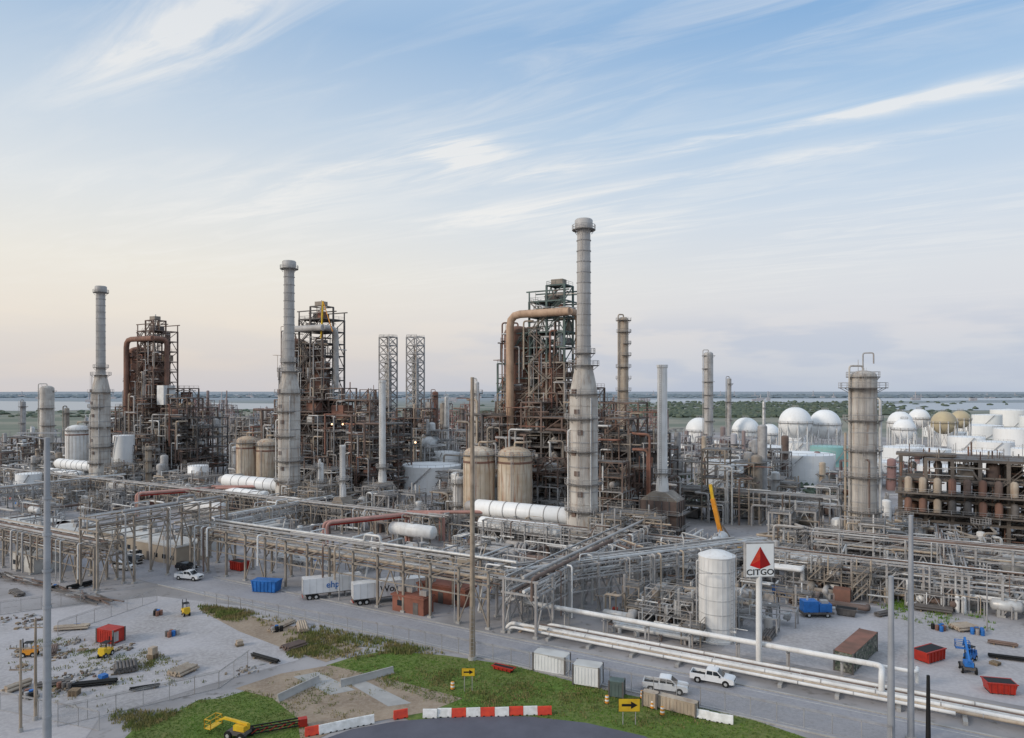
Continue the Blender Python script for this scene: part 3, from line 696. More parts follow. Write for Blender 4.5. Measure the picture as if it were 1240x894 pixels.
# ---------------------------------------------------------------- pipe racks
def rack(name,a,b,Ln,wd,H,rot=0.,tiers=2,mt='tan_steel',step=6.,seed=1,pm=None,brc=3,fill=.8):
    R.seed(seed); s=BP(name,a,b,rot); pm=pm or ['silver','white_paint','steel_grey','tan_insul','steel_grey','rust_brown','stack_upper','stack_upper','silver']
    nb=int(Ln/step); zs=[H-q*2.3 for q in range(tiers)]
    for i in range(nb+1):
        x=i*step
        for y in (0,wd): s.beam((x,y,0),(x,y,H+.1),.38,mt); s.box(x,y,0,.8,.8,.35,'concrete')
        for z in zs: s.beam((x,-.5,z),(x,wd+.5,z),.33,mt)
        s.beam((x,0,zs[-1]-2),(x,1.6,zs[-1]),.18,mt); s.beam((x,wd,zs[-1]-2),(x,wd-1.6,zs[-1]),.18,mt)
        if i<nb:
            for y in (0,wd):
                for z in zs: s.beam((x,y,z-.02),(x+step,y,z-.02),.28,mt)
                s.beam((x,y,zs[-1]-2.3),(x+step,y,zs[-1]-2.3),.2,mt)
                if i%brc==0:
                    s.beam((x,y,.3),(x+step/2,y,zs[-1]),.2,mt); s.beam((x+step,y,.3),(x+step/2,y,zs[-1]),.2,mt)
                s.beam((x,y,zs[-1]),(x+step,y,H),.14,mt)
    for z in zs:
        y=.4
        while y<wd-.3:
            r=R.choice([.06,.08,.1,.14,.14,.2,.3]); y+=r
            if R.random()<fill:
                x0=0 if R.random()<.6 else R.uniform(0,Ln*.5); x1=Ln if R.random()<.6 else R.uniform(Ln*.5,Ln)
                pts=[(x0,y,z+.2+r),(x1,y,z+.2+r)]
                if R.random()<.3: pts=[(x0,y,z-3)]+pts
                if R.random()<.25 and x1-x0>16:
                    q=R.uniform(x0,x1-12)+4
                    pts=[(x0,y,z+.2+r),(q,y,z+.2+r),(q,y,z+1.5+r),(q+4,y,z+1.5+r),(q+4,y,z+.2+r),(x1,y,z+.2+r)]
                s.pipe(pts,r,R.choice(pm),8)
            y+=r+R.uniform(.08,.4)
    for q in range(int(Ln/6)):
        x=R.uniform(2,Ln-2); r=R.uniform(.06,.2); s.pipe([(x,-.3,zs[0]+.5),(x,-1.2,zs[0]+.5),(x,-1.2,R.choice([.5,2,4]))],r,R.choice(pm),6)
        x=R.uniform(2,Ln-2); s.pipe([(x,wd+.3,zs[0]+.5),(x,wd+R.uniform(3,10),zs[0]+.5),(x,wd+R.uniform(3,10),1)],r,R.choice(pm),6)
    s.done()
rack('pipe_rack',-140,99.5,80,7,9.6,seed=3,tiers=2,fill=.7)
rack('pipe_rack',-262,79.5,120,6,8.6,seed=4,mt='tan_steel',fill=.7)
rack('pipe_rack',-140,79,30,6,14.2,rot=pi/2,seed=5,step=7.5,brc=2,fill=.5)
rack('pipe_rack',-53,99.5,66,6,9.0,rot=pi/2,seed=6,mt='steel_grey',fill=.7)
rack('pipe_rack',-60,103,60,5,8.6,rot=radians(56),seed=7,mt='steel_grey',fill=.6)
rack('pipe_rack',-330,145,225,5,7.0,seed=11,mt='tan_steel',tiers=1)
rack('pipe_rack',-95,150,200,5,7.0,seed=21,mt='steel_grey',tiers=2)
rack('pipe_rack',-20,166,130,6,8.5,seed=12,mt='steel_grey')
rack('pipe_rack',8,150,54,4,6.5,rot=pi/2,seed=13,mt='steel_grey')
rack('pipe_rack',-155,108,52,4,7,rot=pi/2,seed=14,mt='steel_grey')
rack('pipe_rack',-262,108,52,4,7,rot=pi/2,seed=15,mt='steel_grey')
rack('pipe_rack',-400,216,380,6,9,seed=16,mt='steel_dark',step=8)
for px,py in ((392,668),(165,625)):
    X,Y=g(px,py); a,b=P(X,Y); s=BP('pipe_bridge',a,b)
    for (x0,y0,x1,y1) in ((0,0,10,20),(10,20,18,24)):
        for o in (0,1.1): s.pipe([(x0+o,y0,0),(x0+o,y0,7.2),(x1+o,y1,7.2),(x1+o,y1,0)],.42,'pink_pipe',10)
    s.beam((0,0,6.4),(10,20,6.4),.4,'red_paint'); s.pipe([(10,20,7.6),(34,34,7.6),(34,34,1)],.45,'pink_pipe',10)
    s.done()
# ---------------------------------------------------------------- equipment fields
def field(a0,b0,a1,b1,n,seed,hm=5.,pal=None):
    R.seed(seed); s=BP('pump_and_piping_area',a0,b0); w=a1-a0; d=b1-b0; pal=pal or GREY+['silver','stack_upper','steel_grey','white_paint']
    for q in range(n):
        x=R.uniform(0,w); y=R.uniform(0,d); k=R.random(); mt=R.choice(pal)
        if k<.46:
            z=R.uniform(.5,hm); Lx=R.uniform(2,14)*R.choice([-1,1]); r=R.choice([.06,.08,.11,.15,.2,.3,.4]); cnt=R.randint(1,5)
            if x+Lx>w+4 or x+Lx<-4: Lx=-Lx
            for c in range(cnt):
                o=c*(2*r+.22)
                if R.random()<.6: s.pipe([(x,y+o,0),(x,y+o,z),(x+Lx,y+o,z),(x+Lx,y+o+R.uniform(1,3),z),(x+Lx,y+o+3,0)],r,mt,8)
                else: s.pipe([(x+o,y,0),(x+o,y,z),(x+o,y+min(abs(Lx),d),z),(x+o,y+min(abs(Lx),d),0)],r,mt,8)
            for c in range(0,int(abs(Lx)),4):
                xx=x+(c if Lx>0 else -c); s.beam((xx,y-.2,0),(xx,y-.2,z-r),.16,'steel_grey'); s.beam((xx,y-.4,z-r-.1),(xx,y+cnt*.8,z-r-.1),.14,'steel_grey')
        elif k<.56: r=R.uniform(.4,1.1); s.hvessel(x,y,r+1,R.uniform(3,7),r,mt,R.choice('xy'))
        elif k<.64: r=R.uniform(.3,.9); s.vessel(x,y,0,R.uniform(2.5,hm*1.4),r,mt,(),14,.5,lad=R.random()<.4)
        elif k<.72:
            s.box(x,y,0,2.2,1.1,.35,'concrete'); s.cyl((x-.8,y,.9),(x+.2,y,.9),.38,R.choice(['blue_paint','steel_grey','red_paint']),10); s.lathe(x+.6,y,[(.45,.35),(.5,1.2),(.2,1.5),(.2,2)],mt,10)
        elif k<.90:
            nx=R.randint(1,4); sframe(s,x,y,3.0,2.8,2.7,[[R.choice([1,1,2])] for _ in range(nx)],[R.choice(['steel_grey','steel_grey','tan_steel'])],pal,dens=1,cw=.2)
        elif k<.95: h=R.uniform(5,10); s.cyl((x,y,0),(x,y,h),.09,'steel_grey',6); s.box(x,y,h,.7,.3,.15,'steel_grey')
        else: s.box(x,y,0,R.uniform(1.5,3),R.uniform(1.5,3),R.uniform(1.5,2.6),R.choice(['steel_grey','tan_steel','concrete','white_paint','rust_red']))
    s.done()
field(-48,112,-28,140,60,101,4.5); field(-100,112,-60,150,62,102,4); field(28,128,62,144,10,103,2.5); field(-60,140,-10,165,80,104); field(-22,148,70,166,85,105,4.5)
field(-240,126,-105,142,22,106,3); field(-240,148,-90,162,90,107,4.); field(-345,110,-240,160,120,108,4.5); field(-30,172,60,205,80,109,5.5); field(60,140,130,200,80,110,5.5)
field(-110,150,-85,185,45,111,5); field(-380,165,-290,190,80,112,6); field(-220,165,-185,190,50,113,6); field(-30,205,60,260,70,114,7); field(-46,108,-30,114,10,115,2.5)
field(-130,110,-104,122,12,116,2.5); field(-240,108,-150,124,24,117,2.5); field(-90,165,-60,190,50,118,7)
for (a,b,L_,r,z,al) in ((-112,143,13,1.7,4,'x'),(-190,140,16,1.9,4,'x'),(-20,158,11,1.6,4,'x'),(-40,163,12,1.5,5,'y'),(-135,152,14,1.6,4,'x'),(22,172,14,1.9,5,'x'),(-205,152,12,1.6,5,'x'),(-250,150,15,1.9,5,'x'),(48,158,9,1.4,4,'x')):
    s=BP('horizontal_storage_vessel',a,b); s.hvessel(0,0,z,L_,r,'white_paint',al,18); s.box(0,0,z+r,.8,.8,.4,'steel_grey')
    for q in (-.35,-.1,.25): s.cyl((q*L_ if al=='x' else 0,q*L_ if al=='y' else 0,z+r-.1),(q*L_ if al=='x' else 0,q*L_ if al=='y' else 0,z+r+.8),.16,'steel_grey',8)
    s.done()
# ---------------------------------------------------------------- pipeline bank by the road
R.seed(77)
s=BP('pipeline_bank',-62,100)
for y,r,z,x0,x1,mt in ((.2,.22,.9,3,66,'white_paint'),(1.0,.22,.9,5,140,'tan_insul'),(1.9,.32,.9,2,140,'white_paint'),(2.9,.18,.9,6,140,'silver'),(3.6,.12,.9,6,140,'rust_brown'),(4.2,.25,1.,8,140,'white_paint'),(5.2,.16,.8,10,140,'tan_insul')):
    s.pipe([(x0,y,-.2),(x0+1,y,z),(x1,y,z)],r,mt,10)
    q=x0+8
    while q<x1-4: s.cyl((q,y,z),(q+.12,y,z),r+.05,'steel_grey',10); q+=R.uniform(6,12)
s.pipe([(-1,6.4,.2),(-1,6.4,3.3),(58,5.4,3.3),(58,2.6,3.3),(58,2.6,.9)],.38,'white_paint',12)
s.pipe([(2,7.6,.2),(2,7.6,2.6),(62,7.2,2.6),(62,9.5,2.6),(62,9.5,.4)],.26,'white_paint',12)
for q in range(20):
    x=4+q*7; s.box(x,2.6,0,.5,6.4,.45,'concrete')
    if x<58: s.beam((x,6.,0),(x,6.,3.),.25,'steel_grey'); s.beam((x,7.6,0),(x,7.6,2.3),.2,'steel_grey'); s.beam((x,5.2,2.75),(x,8,2.2),.16,'steel_grey')
s.done()
# ---------------------------------------------------------------- vertical panel tank
X,Y=g(868,781); Y+=2.8; s=B('water_tank',gx(868,Y),Y,PR); r=2.8; h=13.3
n=24
for i in range(n):
    t=2*pi*i/n; s.box(r*cos(t),r*sin(t),.4,.06,.16,h-.6,'white_paint',t)
s.lathe(0,0,[(r+.25,0),(r+.25,.4),(r,.41),(r,h),(r+.12,h+.02),(r+.12,h+.15),(r*.5,h+.8),(.01,h+.95)],'white_paint',36)
for q in range(1,6): s.lathe(0,0,[(r,h*q/6),(r+.05,h*q/6),(r+.05,h*q/6+.12),(r,h*q/6+.13)],'silver',36)
s.ladder(r*cos(-.5)+.3,r*sin(-.5)-.2,0,h,-.5); s.pipe([(-r-.3,-.5,0),(-r-.3,-.5,h-1),(-r+.3,-.3,h-1)],.14,'silver'); s.done()
# ---------------------------------------------------------------- text helper
def text(txt,size,mt,parent,loc,rot,ext=.01,sx=1.):
    cu=bpy.data.curves.new('lettering','FONT'); cu.body=txt; cu.size=size; cu.extrude=ext; cu.align_x='CENTER'; cu.align_y='CENTER'; cu.offset=.012*size
    o=bpy.data.objects.new('tmp',cu); scene.collection.objects.link(o)
    me=bpy.data.meshes.new_from_object(o.evaluated_get(bpy.context.evaluated_depsgraph_get()))
    bpy.data.objects.remove(o); me.materials.clear(); me.materials.append(MATS[mt])
    t=bpy.data.objects.new('lettering',me); scene.collection.objects.link(t); t.parent=parent; t.location=loc; t.rotation_euler=rot; t.scale=(sx,1,1)
X,Y=g(919,810); s=B('company_sign',X,Y,radians(6))
s.cyl((0,0,0),(0,0,13.4),.42,'white_paint',16); s.box(0,0,0,1.6,1.6,.4,'concrete')
zb=13.2; s.box(0,0,zb,4.3,.7,4.9,'steel_grey'); s.box(0,-.37,zb+.12,4.06,.06,4.66,'sign_white')
s.poly([(-1.55,-.42,zb+1.75),(0,-.42,zb+1.2),(0,-.42,zb+4.4)],'sign_red'); s.poly([(0,-.42,zb+1.2),(1.55,-.42,zb+1.75),(0,-.42,zb+4.4)],'sign_darkred')
s.poly([(-1.55,-.425,zb+1.75),(-.0,-.425,zb+2.5),(0,-.425,zb+4.4)],'barrier_red')
s.box(0,0,zb+4.9,4.4,.8,.12,'steel_grey'); o=s.done()
text('CITGO',1.15,'black',o,(0,-.43,zb+.72),(pi/2,0,0),sx=1.15)
for px,py,w in ((567,838,1.7),(762,878,2.5)):
    X,Y=g(px,py); s=B('arrow_sign',X,Y); h=w*.6; z=hz(py-24,Y)-h/2
    for x in (-w*.3,w*.3): s.beam((x,.06,0),(x,.06,z+h),.08,'steel_grey')
    s.box(0,0,z,w,.05,h,'yellow_paint'); s.box(0,.0,z-.03,w+.06,.03,h+.06,'black')
    y=-.03; c=z+h/2; s.poly([(-w*.36,y,c-h*.1),(w*.08,y,c-h*.1),(w*.08,y,c-h*.3),(w*.4,y,c),(w*.08,y,c+h*.3),(w*.08,y,c+h*.1),(-w*.36,y,c+h*.1)],'black'); s.done()
def pole(px,Y,top,r,mt,wood=False):
    s=B('utility_pole',gx(px,Y),Y); t=hz(top,Y); s.cyl((0,0,0),(0,0,t),r*1.25,mt,16,r*.8); s.cyl((0,0,0),(0,0,.5),r*1.9,'concrete',16)
    if wood:
        for z in (t-1,t-3.5): s.beam((-1.3,0,z),(1.3,0,z),.14,'pole_wood'); [s.cyl((x,0,z),(x,0,z+.4),.07,'steel_grey',6) for x in (-1.2,-.5,.5,1.2)]
    return s
s=pole(57,77,530,.36,'pole_grey'); t=hz(530,77); s.beam((0,0,t-.2),(-3,0,t+.3),.1,'pole_grey'); s.beam((-3.3,0,t+.5),(1.5,0,t+.5),.12,'pole_grey'); s.box(-3.2,0,t+.15,.8,.4,.15,'steel_grey')
for z in range(4,32,4): s.lathe(0,0,[(.44,z),(.47,z+.02),(.47,z+.3),(.44,z+.32)],'pole_grey',16)
s.done()
pole(1103,80,624,.3,'pole_grey').done(); pole(1079,79,698,.34,'pole_grey').done(); pole(1124,79,818,.22,'black').done()
s=pole(572,104,457,.34,'pole_wood'); s.ladder(0,-.5,0,8,-pi/2,cage=False); s.done()
pole(43,85,750,.16,'pole_wood',True).done(); pole(25,82,775,.14,'pole_wood',True).done()
R.seed(3)
for a,b in ((-120,110),(-95,99),(-30,110),(-160,125),(-200,125),(10,140),(40,140),(-70,135),(-260,130),(20,112)):
    s=BP('street_lamp',a,b); s.cyl((0,0,0),(0,0,11),.14,'steel_grey',8,.09); s.pipe([(0,0,10.8),(0,0,11.2),(1.8,0,11.4)],.07,'steel_grey',6); s.box(2,0,11.3,.8,.35,.16,'steel_grey'); s.done()
for px,py,Y in ((402,514,262),(415,514,262),(503,536,240)):
    s=B('lit_floodlamp',gx(px,Y),Y,0,hz(py,Y)); s.lathe(0,0,[(.01,-.3),(.28,-.18),(.34,.1),(.2,.3),(.01,.34)],'lamp_glow',10); s.cyl((0,0,.3),(0,1.4,.8),.08,'steel_grey',6); s.done()
# ---------------------------------------------------------------- vehicles
def wheels(s,xs,w,r=.4):
    for x in xs:
        for y in (-1,1):
            s.cyl((x,y*(w-.26),r),(x,y*(w+.02),r),r,'tyre',14); s.cyl((x,y*(w+.02),r),(x,y*(w+.035),r),r*.55,'silver',10)
            s.cyl((x,y*(w-.2),r+.04),(x,y*(w+.012),r+.04),r*1.2,'black',14)
def pickup(px,py,rot,mt='car_white',kind='pickup'):
    X,Y=g(px,py); s=B('pickup_truck' if kind=='pickup' else 'parked_car',X,Y,rot,.04)
    if kind=='pickup':
        s.prism([(-2.9,.5),(2.75,.45),(2.92,.6),(2.9,1.0),(2.7,1.14),(1.45,1.24),(-.85,1.24),(-.85,.85),(-2.9,.85)],-.98,.98,mt)
        for y in (-.94,.94): s.box(-1.9,y,.84,2.02,.1,.42,mt)
        s.box(-2.86,0,.845,.1,1.8,.42,mt); s.box(-1.85,0,.85,1.9,1.7,.02,'black')
        s.prism([(-.85,1.24),(1.5,1.24),(.72,1.9),(.55,1.95),(-.55,1.95),(-.78,1.88)],-.84,.84,mt)
        for y in (-.855,.855):
            s.prism([(-.68,1.3),(.1,1.3),(.1,1.82),(-.6,1.82)],y-.01,y+.01,'glass_dark'); s.prism([(.2,1.3),(1.25,1.3),(.68,1.82),(.2,1.82)],y-.01,y+.01,'glass_dark')
        s.poly([(1.53,-.76,1.27),(1.53,.76,1.27),(.78,.7,1.88),(.78,-.7,1.88)],'glass_dark'); s.poly([(-.87,-.7,1.35),(-.87,.7,1.35),(-.82,.66,1.8),(-.82,-.66,1.8)],'glass_dark')
    else:
        s.prism([(-2.4,.5),(2.35,.45),(2.5,.65),(2.4,1.0),(1.4,1.15),(-2.4,1.15)],-.94,.94,mt)
        s.prism([(-2.35,1.15),(1.4,1.15),(.7,1.72),(-2.1,1.74)],-.82,.82,mt)
        for y in (-.835,.835):
            for a,b,c,d in ((-2.1,-1.2,-2.0,-1.2),(-1.1,-.1,-1.1,-.1),(0,1.15,0,.6)): s.prism([(a,1.2),(b,1.2),(d,1.64),(c,1.64)],y-.01,y+.01,'glass_dark')
        s.poly([(1.43,-.76,1.18),(1.43,.76,1.18),(.76,.7,1.69),(.76,-.7,1.69)],'glass_dark')
    f=2.9 if kind=='pickup' else 2.45
    s.box(f,0,.42,.14,1.8,.22,'silver'); s.box(-f,0,.42,.14,1.8,.22,'silver'); s.box(f-.02,0,.7,.08,1.1,.26,'black')
    for y in (-.75,.75): s.box(f-.02,y,.74,.1,.32,.2,'sign_white'); s.box(-f,y*1.15,.75,.06,.14,.35,'sign_red')
    for y in (-1.05,1.05): s.box(1.05,y,1.2,.14,.2,.16,'black')
    wheels(s,(-1.85,1.85) if kind=='pickup' else (-1.45,1.5),.97 if kind=='pickup' else .92); s.done()
pickup(806,837,PR+radians(12)); pickup(863,827,PR+radians(4)); pickup(229,702,PR+radians(14)); pickup(226,691,PR+radians(10),'car_black','suv')
pickup(162,682,PR,'car_black','suv'); pickup(163,676,PR,'car_white'); pickup(150,690,PR+.3,'car_white','suv')
def trailer(px,py,rot,txt,L_=13.5):
    X,Y=g(px,py); s=B('semi_trailer',X,Y,rot); s.box(0,0,1.2,L_,2.6,2.8,'car_white')
    n=int(L_/1.2)
    for q in range(n+1):
        for y in (-1.31,1.31): s.box(-L_/2+q*L_/n,y,1.2,.06,.03,2.8,'silver')
    s.box(0,0,1.05,L_,2.5,.14,'steel_dark'); wheels(s,(-L_/2+1.2,-L_/2+2.4),1.25,.5)
    for y in (-.9,.9): s.beam((L_/2-3,y,0),(L_/2-3,y,1.1),.2,'steel_grey')
    s.box(-L_/2-.02,0,1.25,.04,.05,2.7,'steel_grey'); s.box(-L_/2,0,.5,.1,2.3,.15,'red_paint'); o=s.done()
    text(txt,1.7,'blue_paint' if txt[0]=='e' else 'black',o,(0,-1.34,2.6),(pi/2,0,0))
trailer(402,722,PR+radians(52),'ehp',11); trailer(472,727,PR+radians(52),'Wore',14)
def skip(name,px,py,rot,L_,w,h,mt,lid=False):
    X,Y=g(px,py); s=B(name,X,Y,rot)
    s.prism([(-L_/2+.4,.15),(L_/2-.4,.15),(L_/2,h),(-L_/2,h)],-w/2,w/2,mt)
    for q in range(int(L_/.8)+1):
        x=-L_/2+.3+q*(L_-.6)/int(L_/.8)
        for y in (-w/2-.06,w/2+.06): s.beam((x*.93,y,.15),(x,y,h),.12,mt)
    for y in (-w/2-.03,w/2+.03): s.box(0,y,h-.12,L_+.1,.16,.14,mt)
    if not lid: s.box(0,0,h+.005,L_-.3,w-.3,.02,'black')
    for x in (-L_/3,L_/3): s.box(x,0,0,.4,w*.9,.14,'black')
    s.done()
skip('dumpster',323,716,PR+.35,5.5,2.4,2.3,'blue_paint',True); skip('dumpster',1125,799,PR+1.0,4.6,2.2,1.7,'red_paint')
skip('dumpster',290,690,PR,4,2.2,2,'red_paint'); skip('dumpster',1025,745,PR,3.5,1.8,1.3,'steel_dark')
skip('dumpster',610,812,PR,3.4,.9,.6,'red_paint'); skip('dumpster',1210,838,PR+.3,3.6,2,1.5,'red_paint')
def container(px,py,rot,L_,w,h,mt,roof='roof_white',name='shipping_container'):
    X,Y=g(px,py); s=B(name,X,Y,rot); s.box(0,0,.15,L_,w,h,mt); s.box(0,0,h+.15,L_+.1,w+.1,.1,roof)
    n=int(L_/.45)
    for q in range(n):
        x=-L_/2+(q+.5)*L_/n
        for y in (-w/2-.02,w/2+.02): s.box(x,y,.3,.2,.05,h-.3,mt)
    for x in (-L_/2,L_/2):
        for y in (-w/2,w/2): s.box(x,y,.0,.2,.2,h+.28,'steel_dark')
    s.box(L_/2+.03,-w/4,.4,.05,w*.4,h-.5,'steel_grey'); s.done()
container(1037,800,PR+radians(78),12,2.5,2.7,'graffiti','rust_red'); container(134,777,PR+.2,3.4,2.2,2,'red_paint','red_paint')
container(668,812,PR+.1,4.8,2.2,2.3,'car_white',name='portable_office'); container(712,828,PR+.15,3.6,2.2,2.5,'car_white',name='portable_office')
container(747,843,PR+.2,1.8,1.4,1.9,'green_steel','green_steel','utility_cabinet'); container(820,862,PR-.05,5,1.0,1.5,'tan_insul','tan_insul','utility_cabinet'); container(788,856,PR,1.8,1.,1.7,'tan_insul','tan_insul','utility_cabinet')
X,Y=g(988,746); s=B('pump_trailer',X,Y,PR+.5); s.box(0,0,.6,5.6,2.3,.3,'steel_dark'); s.box(-1.2,0,.9,2.6,2,1.9,'blue_paint'); s.box(1.4,0,.9,2.2,1.7,1.4,'blue_paint'); s.box(1.4,0,2.3,1.2,1,.5,'steel_grey')
s.cyl((-1.5,0,2.8),(-1.5,0,3.5),.18,'silver',8); s.cyl((2.5,0,1.4),(3.3,0,1.4),.3,'silver',10); wheels(s,(-1.6,1.6),1.1,.42); s.done()
X,Y=g(944,722); s=B('portable_generator',X,Y,PR); s.box(0,0,.4,2.6,1.4,1.6,'blue_paint'); s.box(0,0,2,2.4,1.2,.2,'steel_dark'); wheels(s,(-.7,.7),.7,.35); s.done()
def boomlift(px,py,rot,mt,up):
    X,Y=g(px,py); s=B('boom_lift',X,Y,rot); s.box(0,0,.55,2.4,1.6,.35,'steel_dark'); wheels(s,(-.9,.9),.95,.42); s.box(-.3,0,.95,1.5,1.1,.6,mt)
    s.beam((-1.2,0,1.7),(2.2,0,1.7+up),.26,mt); s.beam((-1.2,0,1.6),(.6,0,1.2),.22,mt); s.beam((2.1,0,1.7+up),(3.3,0,1.2+up*.6),.2,mt)
    z=.55+up*.6; s.box(3.8,0,z,.9,1.8,.08,mt)
    for y in (-.9,.9): s.rail((3.35,y,z),(4.25,y,z),mt,1.1,.9,.07)
    for x in (3.35,4.25): s.rail((x,-.9,z),(x,.9,z),mt,1.1,.9,.07)
    s.done()
boomlift(1172,813,PR+1.7,'blue_paint',2.4); boomlift(290,893,radians(160),'yellow_paint',.2)
X,Y=g(330,886); s=B('crane_jib_section',X,Y,radians(22))
for y in (-.35,.35):
    for z in (.3,.9): s.beam((-3.4,y,z),(3.0,y,z),.12,'black')
for q in range(6): s.beam((-3.4+q,-.35,.3),(-2.4+q,-.35,.9),.08,'red_paint'); s.beam((-3.4+q,.35,.9),(-2.4+q,.35,.3),.08,'red_paint')
s.box(3.4,0,.1,1.0,.8,.9,'red_paint'); s.box(-3,0,0,.4,.9,.35,'steel_dark'); s.done()
X,Y=g(880,668); s=B('mobile_crane',X,Y,PR); s.box(0,0,.7,9,2.6,.9,'orange_paint'); s.box(3.2,0,1.6,2.2,2.4,1.5,'yellow_paint'); s.box(3.7,0,2.2,1.3,2.45,.7,'glass_dark'); wheels(s,(-3.5,-2.2,2,3.4),1.3,.6)
s.box(-1,0,1.6,3,2.2,1.4,'yellow_paint'); s.beam((-1,0,2.6),(-3.2,-1,13),1.0,'orange_paint'); s.beam((-3.1,-.95,12.5),(-3.7,-1.2,16.5),.7,'yellow_paint'); s.beam((1.4,0,2.6),(-2,-.5,8),.4,'steel_dark'); s.done()
for px,py,mt in ((128,795,'yellow_paint'),(36,795,'orange_paint'),(225,745,'yellow_paint'),(850,700,'yellow_paint'),(1175,800,'blue_paint')):
    X,Y=g(px,py); s=B('forklift',X,Y,R.uniform(0,6)); s.box(0,0,.4,2,1.1,.7,mt); s.box(-.7,0,1.1,.6,1.,.4,mt); wheels(s,(-.7,.7),.55,.34)
    for x in (-.4,.6):
        for y in (-.45,.45): s.beam((x,y,1.1),(x,y,2.1),.07,'black')
    s.box(.1,0,2.1,1.2,1.05,.07,'black')
    for y in (-.3,.3): s.beam((1.1,y,.1),(1.1,y,2.6),.1,'black'); s.box(1.7,y,.1,1.1,.12,.05,'black')
    s.done()
def barrier_mesh(mt):
    s=B('traffic_barrier'); s.prism([(-.3,0),(.3,0),(.3,.2),(.14,.42),(.1,.95),(.06,1.),(-.06,1.),(-.1,.95),(-.14,.42),(-.3,.2)],-.86,.86,mt)
    for y in (-.45,.45): s.box(0,y,0,.66,.22,.1,'black'); s.box(0,y,.55,.24,.3,.18,mt)
    o=s.done(); me=o.data; bpy.data.objects.remove(o); return me
mr=barrier_mesh('barrier_red'); mw=barrier_mesh('barrier_white')
def brow(p0,p1,pat):
    p0=Vector(g(*p0)); p1=Vector(g(*p1)); d=p1-p0; n=len(pat); an=atan2(d.y,d.x)-pi/2
    for i,c in enumerate(pat):
        q=p0+d*((i+.5)/n); o=bpy.data.objects.new('traffic_barrier',mr if c=='r' else mw); scene.collection.objects.link(o); o.location=(q.x,q.y+R.uniform(-.08,.08),.06); o.rotation_euler=(0,0,an+R.uniform(-.06,.06))
brow((512,869),(668,865),'wwrwrwrwr'); brow((370,892),(452,876),'rwwww'); brow((474,872),(496,868),'r'); brow((843,869),(886,877),'www')
for p0,p1 in (((336,850),(386,826)),((412,832),(476,815))):
    a=Vector(g(*p0)); b=Vector(g(*p1)); d=b-a; s=B('jersey_barrier',(a.x+b.x)/2,(a.y+b.y)/2,atan2(d.y,d.x)-pi/2); s.prism([(-.35,0),(.35,0),(.35,.15),(.15,.4),(.1,.95),(-.1,.95),(-.15,.4),(-.35,.15)],-d.length/2,d.length/2,'concrete'); s.done()
for px,py in ((785,850),(790,858),(778,846),(802,866),(735,852),(548,835)):
    X,Y=g(px,py); s=B('traffic_drum',X,Y); s.lathe(0,0,[(.36,0),(.36,.08),(.29,.1),(.27,.35),(.26,.55),(.24,.8),(.23,1.),(.01,1.02)],'orange_paint',12,['black','black','orange_paint','sign_white','orange_paint','sign_white','orange_paint']); s.done()
def fence(a,b,step=3.,h=2.2):
    a=Vector(g(*a)); b=Vector(g(*b)); d=b-a; L_=d.length; s=B('chain_link_fence',a.x,a.y,atan2(d.y,d.x)); n=max(1,int(L_/step))
    for i in range(n+1): s.cyl((i*L_/n,0,0),(i*L_/n,0,h),.05,'steel_grey',6); s.beam((i*L_/n,0,h),(i*L_/n,-.3,h+.35),.04,'steel_grey')
    for z in (.05,h): s.beam((0,0,z),(L_,0,z),.05,'steel_grey')
    for q in (.12,.25,.36): s.beam((0,-q*.8,h+q),(L_,-q*.8,h+q),.025,'steel_grey')
    s.poly([(0,0,.05),(L_,0,.05),(L_,0,h),(0,0,h)],'chainlink'); s.done()
fence((248,732),(535,787)); fence((535,787),(1080,905)); fence((70,770),(190,728)); fence((70,880),(265,834)); fence((265,834),(300,808)); fence((0,860),(120,885))
fence((900,720),(1010,735)); fence((1100,720),(1280,740)); fence((0,745),(120,728))
def building(px,py,rot,L_,w,h,wall,roof,name='low_building'):
    X,Y=g(px,py); s=B(name,X,Y,rot); s.box(0,0,0,L_,w,h,wall); s.box(0,0,h,L_+.5,w+.5,.3,roof); s.box(0,0,h+.3,L_*.96,w*.94,.12,roof)
    n=int(L_/3)
    for q in range(n):
        x=-L_/2+(q+.5)*L_/n
        if q%4==1: s.box(x,-w/2-.03,0,1.1,.08,2.1,'steel_dark')
        else: s.box(x,-w/2-.03,1.1,1.2,.08,1.,'glass_dark')
    for q in range(3): s.box(R.uniform(-.4,.4)*L_,R.uniform(-.3,.3)*w,h+.42,1.4,1.1,.9,'steel_grey')
    for q in range(n): s.box(-L_/2+(q+.5)*L_/n,w/2+.02,.3,.12,.06,h-.3,roof)
    s.done()
for args in ((208,676,PR,15,8,4,'wall_tan','roof_white'),(168,664,PR,16,9,4,'wall_tan','roof_white'),(235,664,PR,12,8,4,'roof_white','roof_white'),(95,657,PR,22,9,4,'wall_tan','roof_white'),(40,650,PR,24,9,4,'brick_red','roof_white'),
    (540,728,PR,11,3.4,3,'brick_red','brick_red'),(500,740,PR,7,3,2.8,'brick_red','brick_red'),(45,688,PR,10,6,3.4,'roof_white','roof_white'),(560,690,PR,7,4,3.2,'wall_tan','roof_white'),(320,650,PR,12,6,3.5,'roof_white','roof_white'),(505,680,PR,8,5,3,'wall_tan','roof_white')):
    building(*args)
R.seed(55)
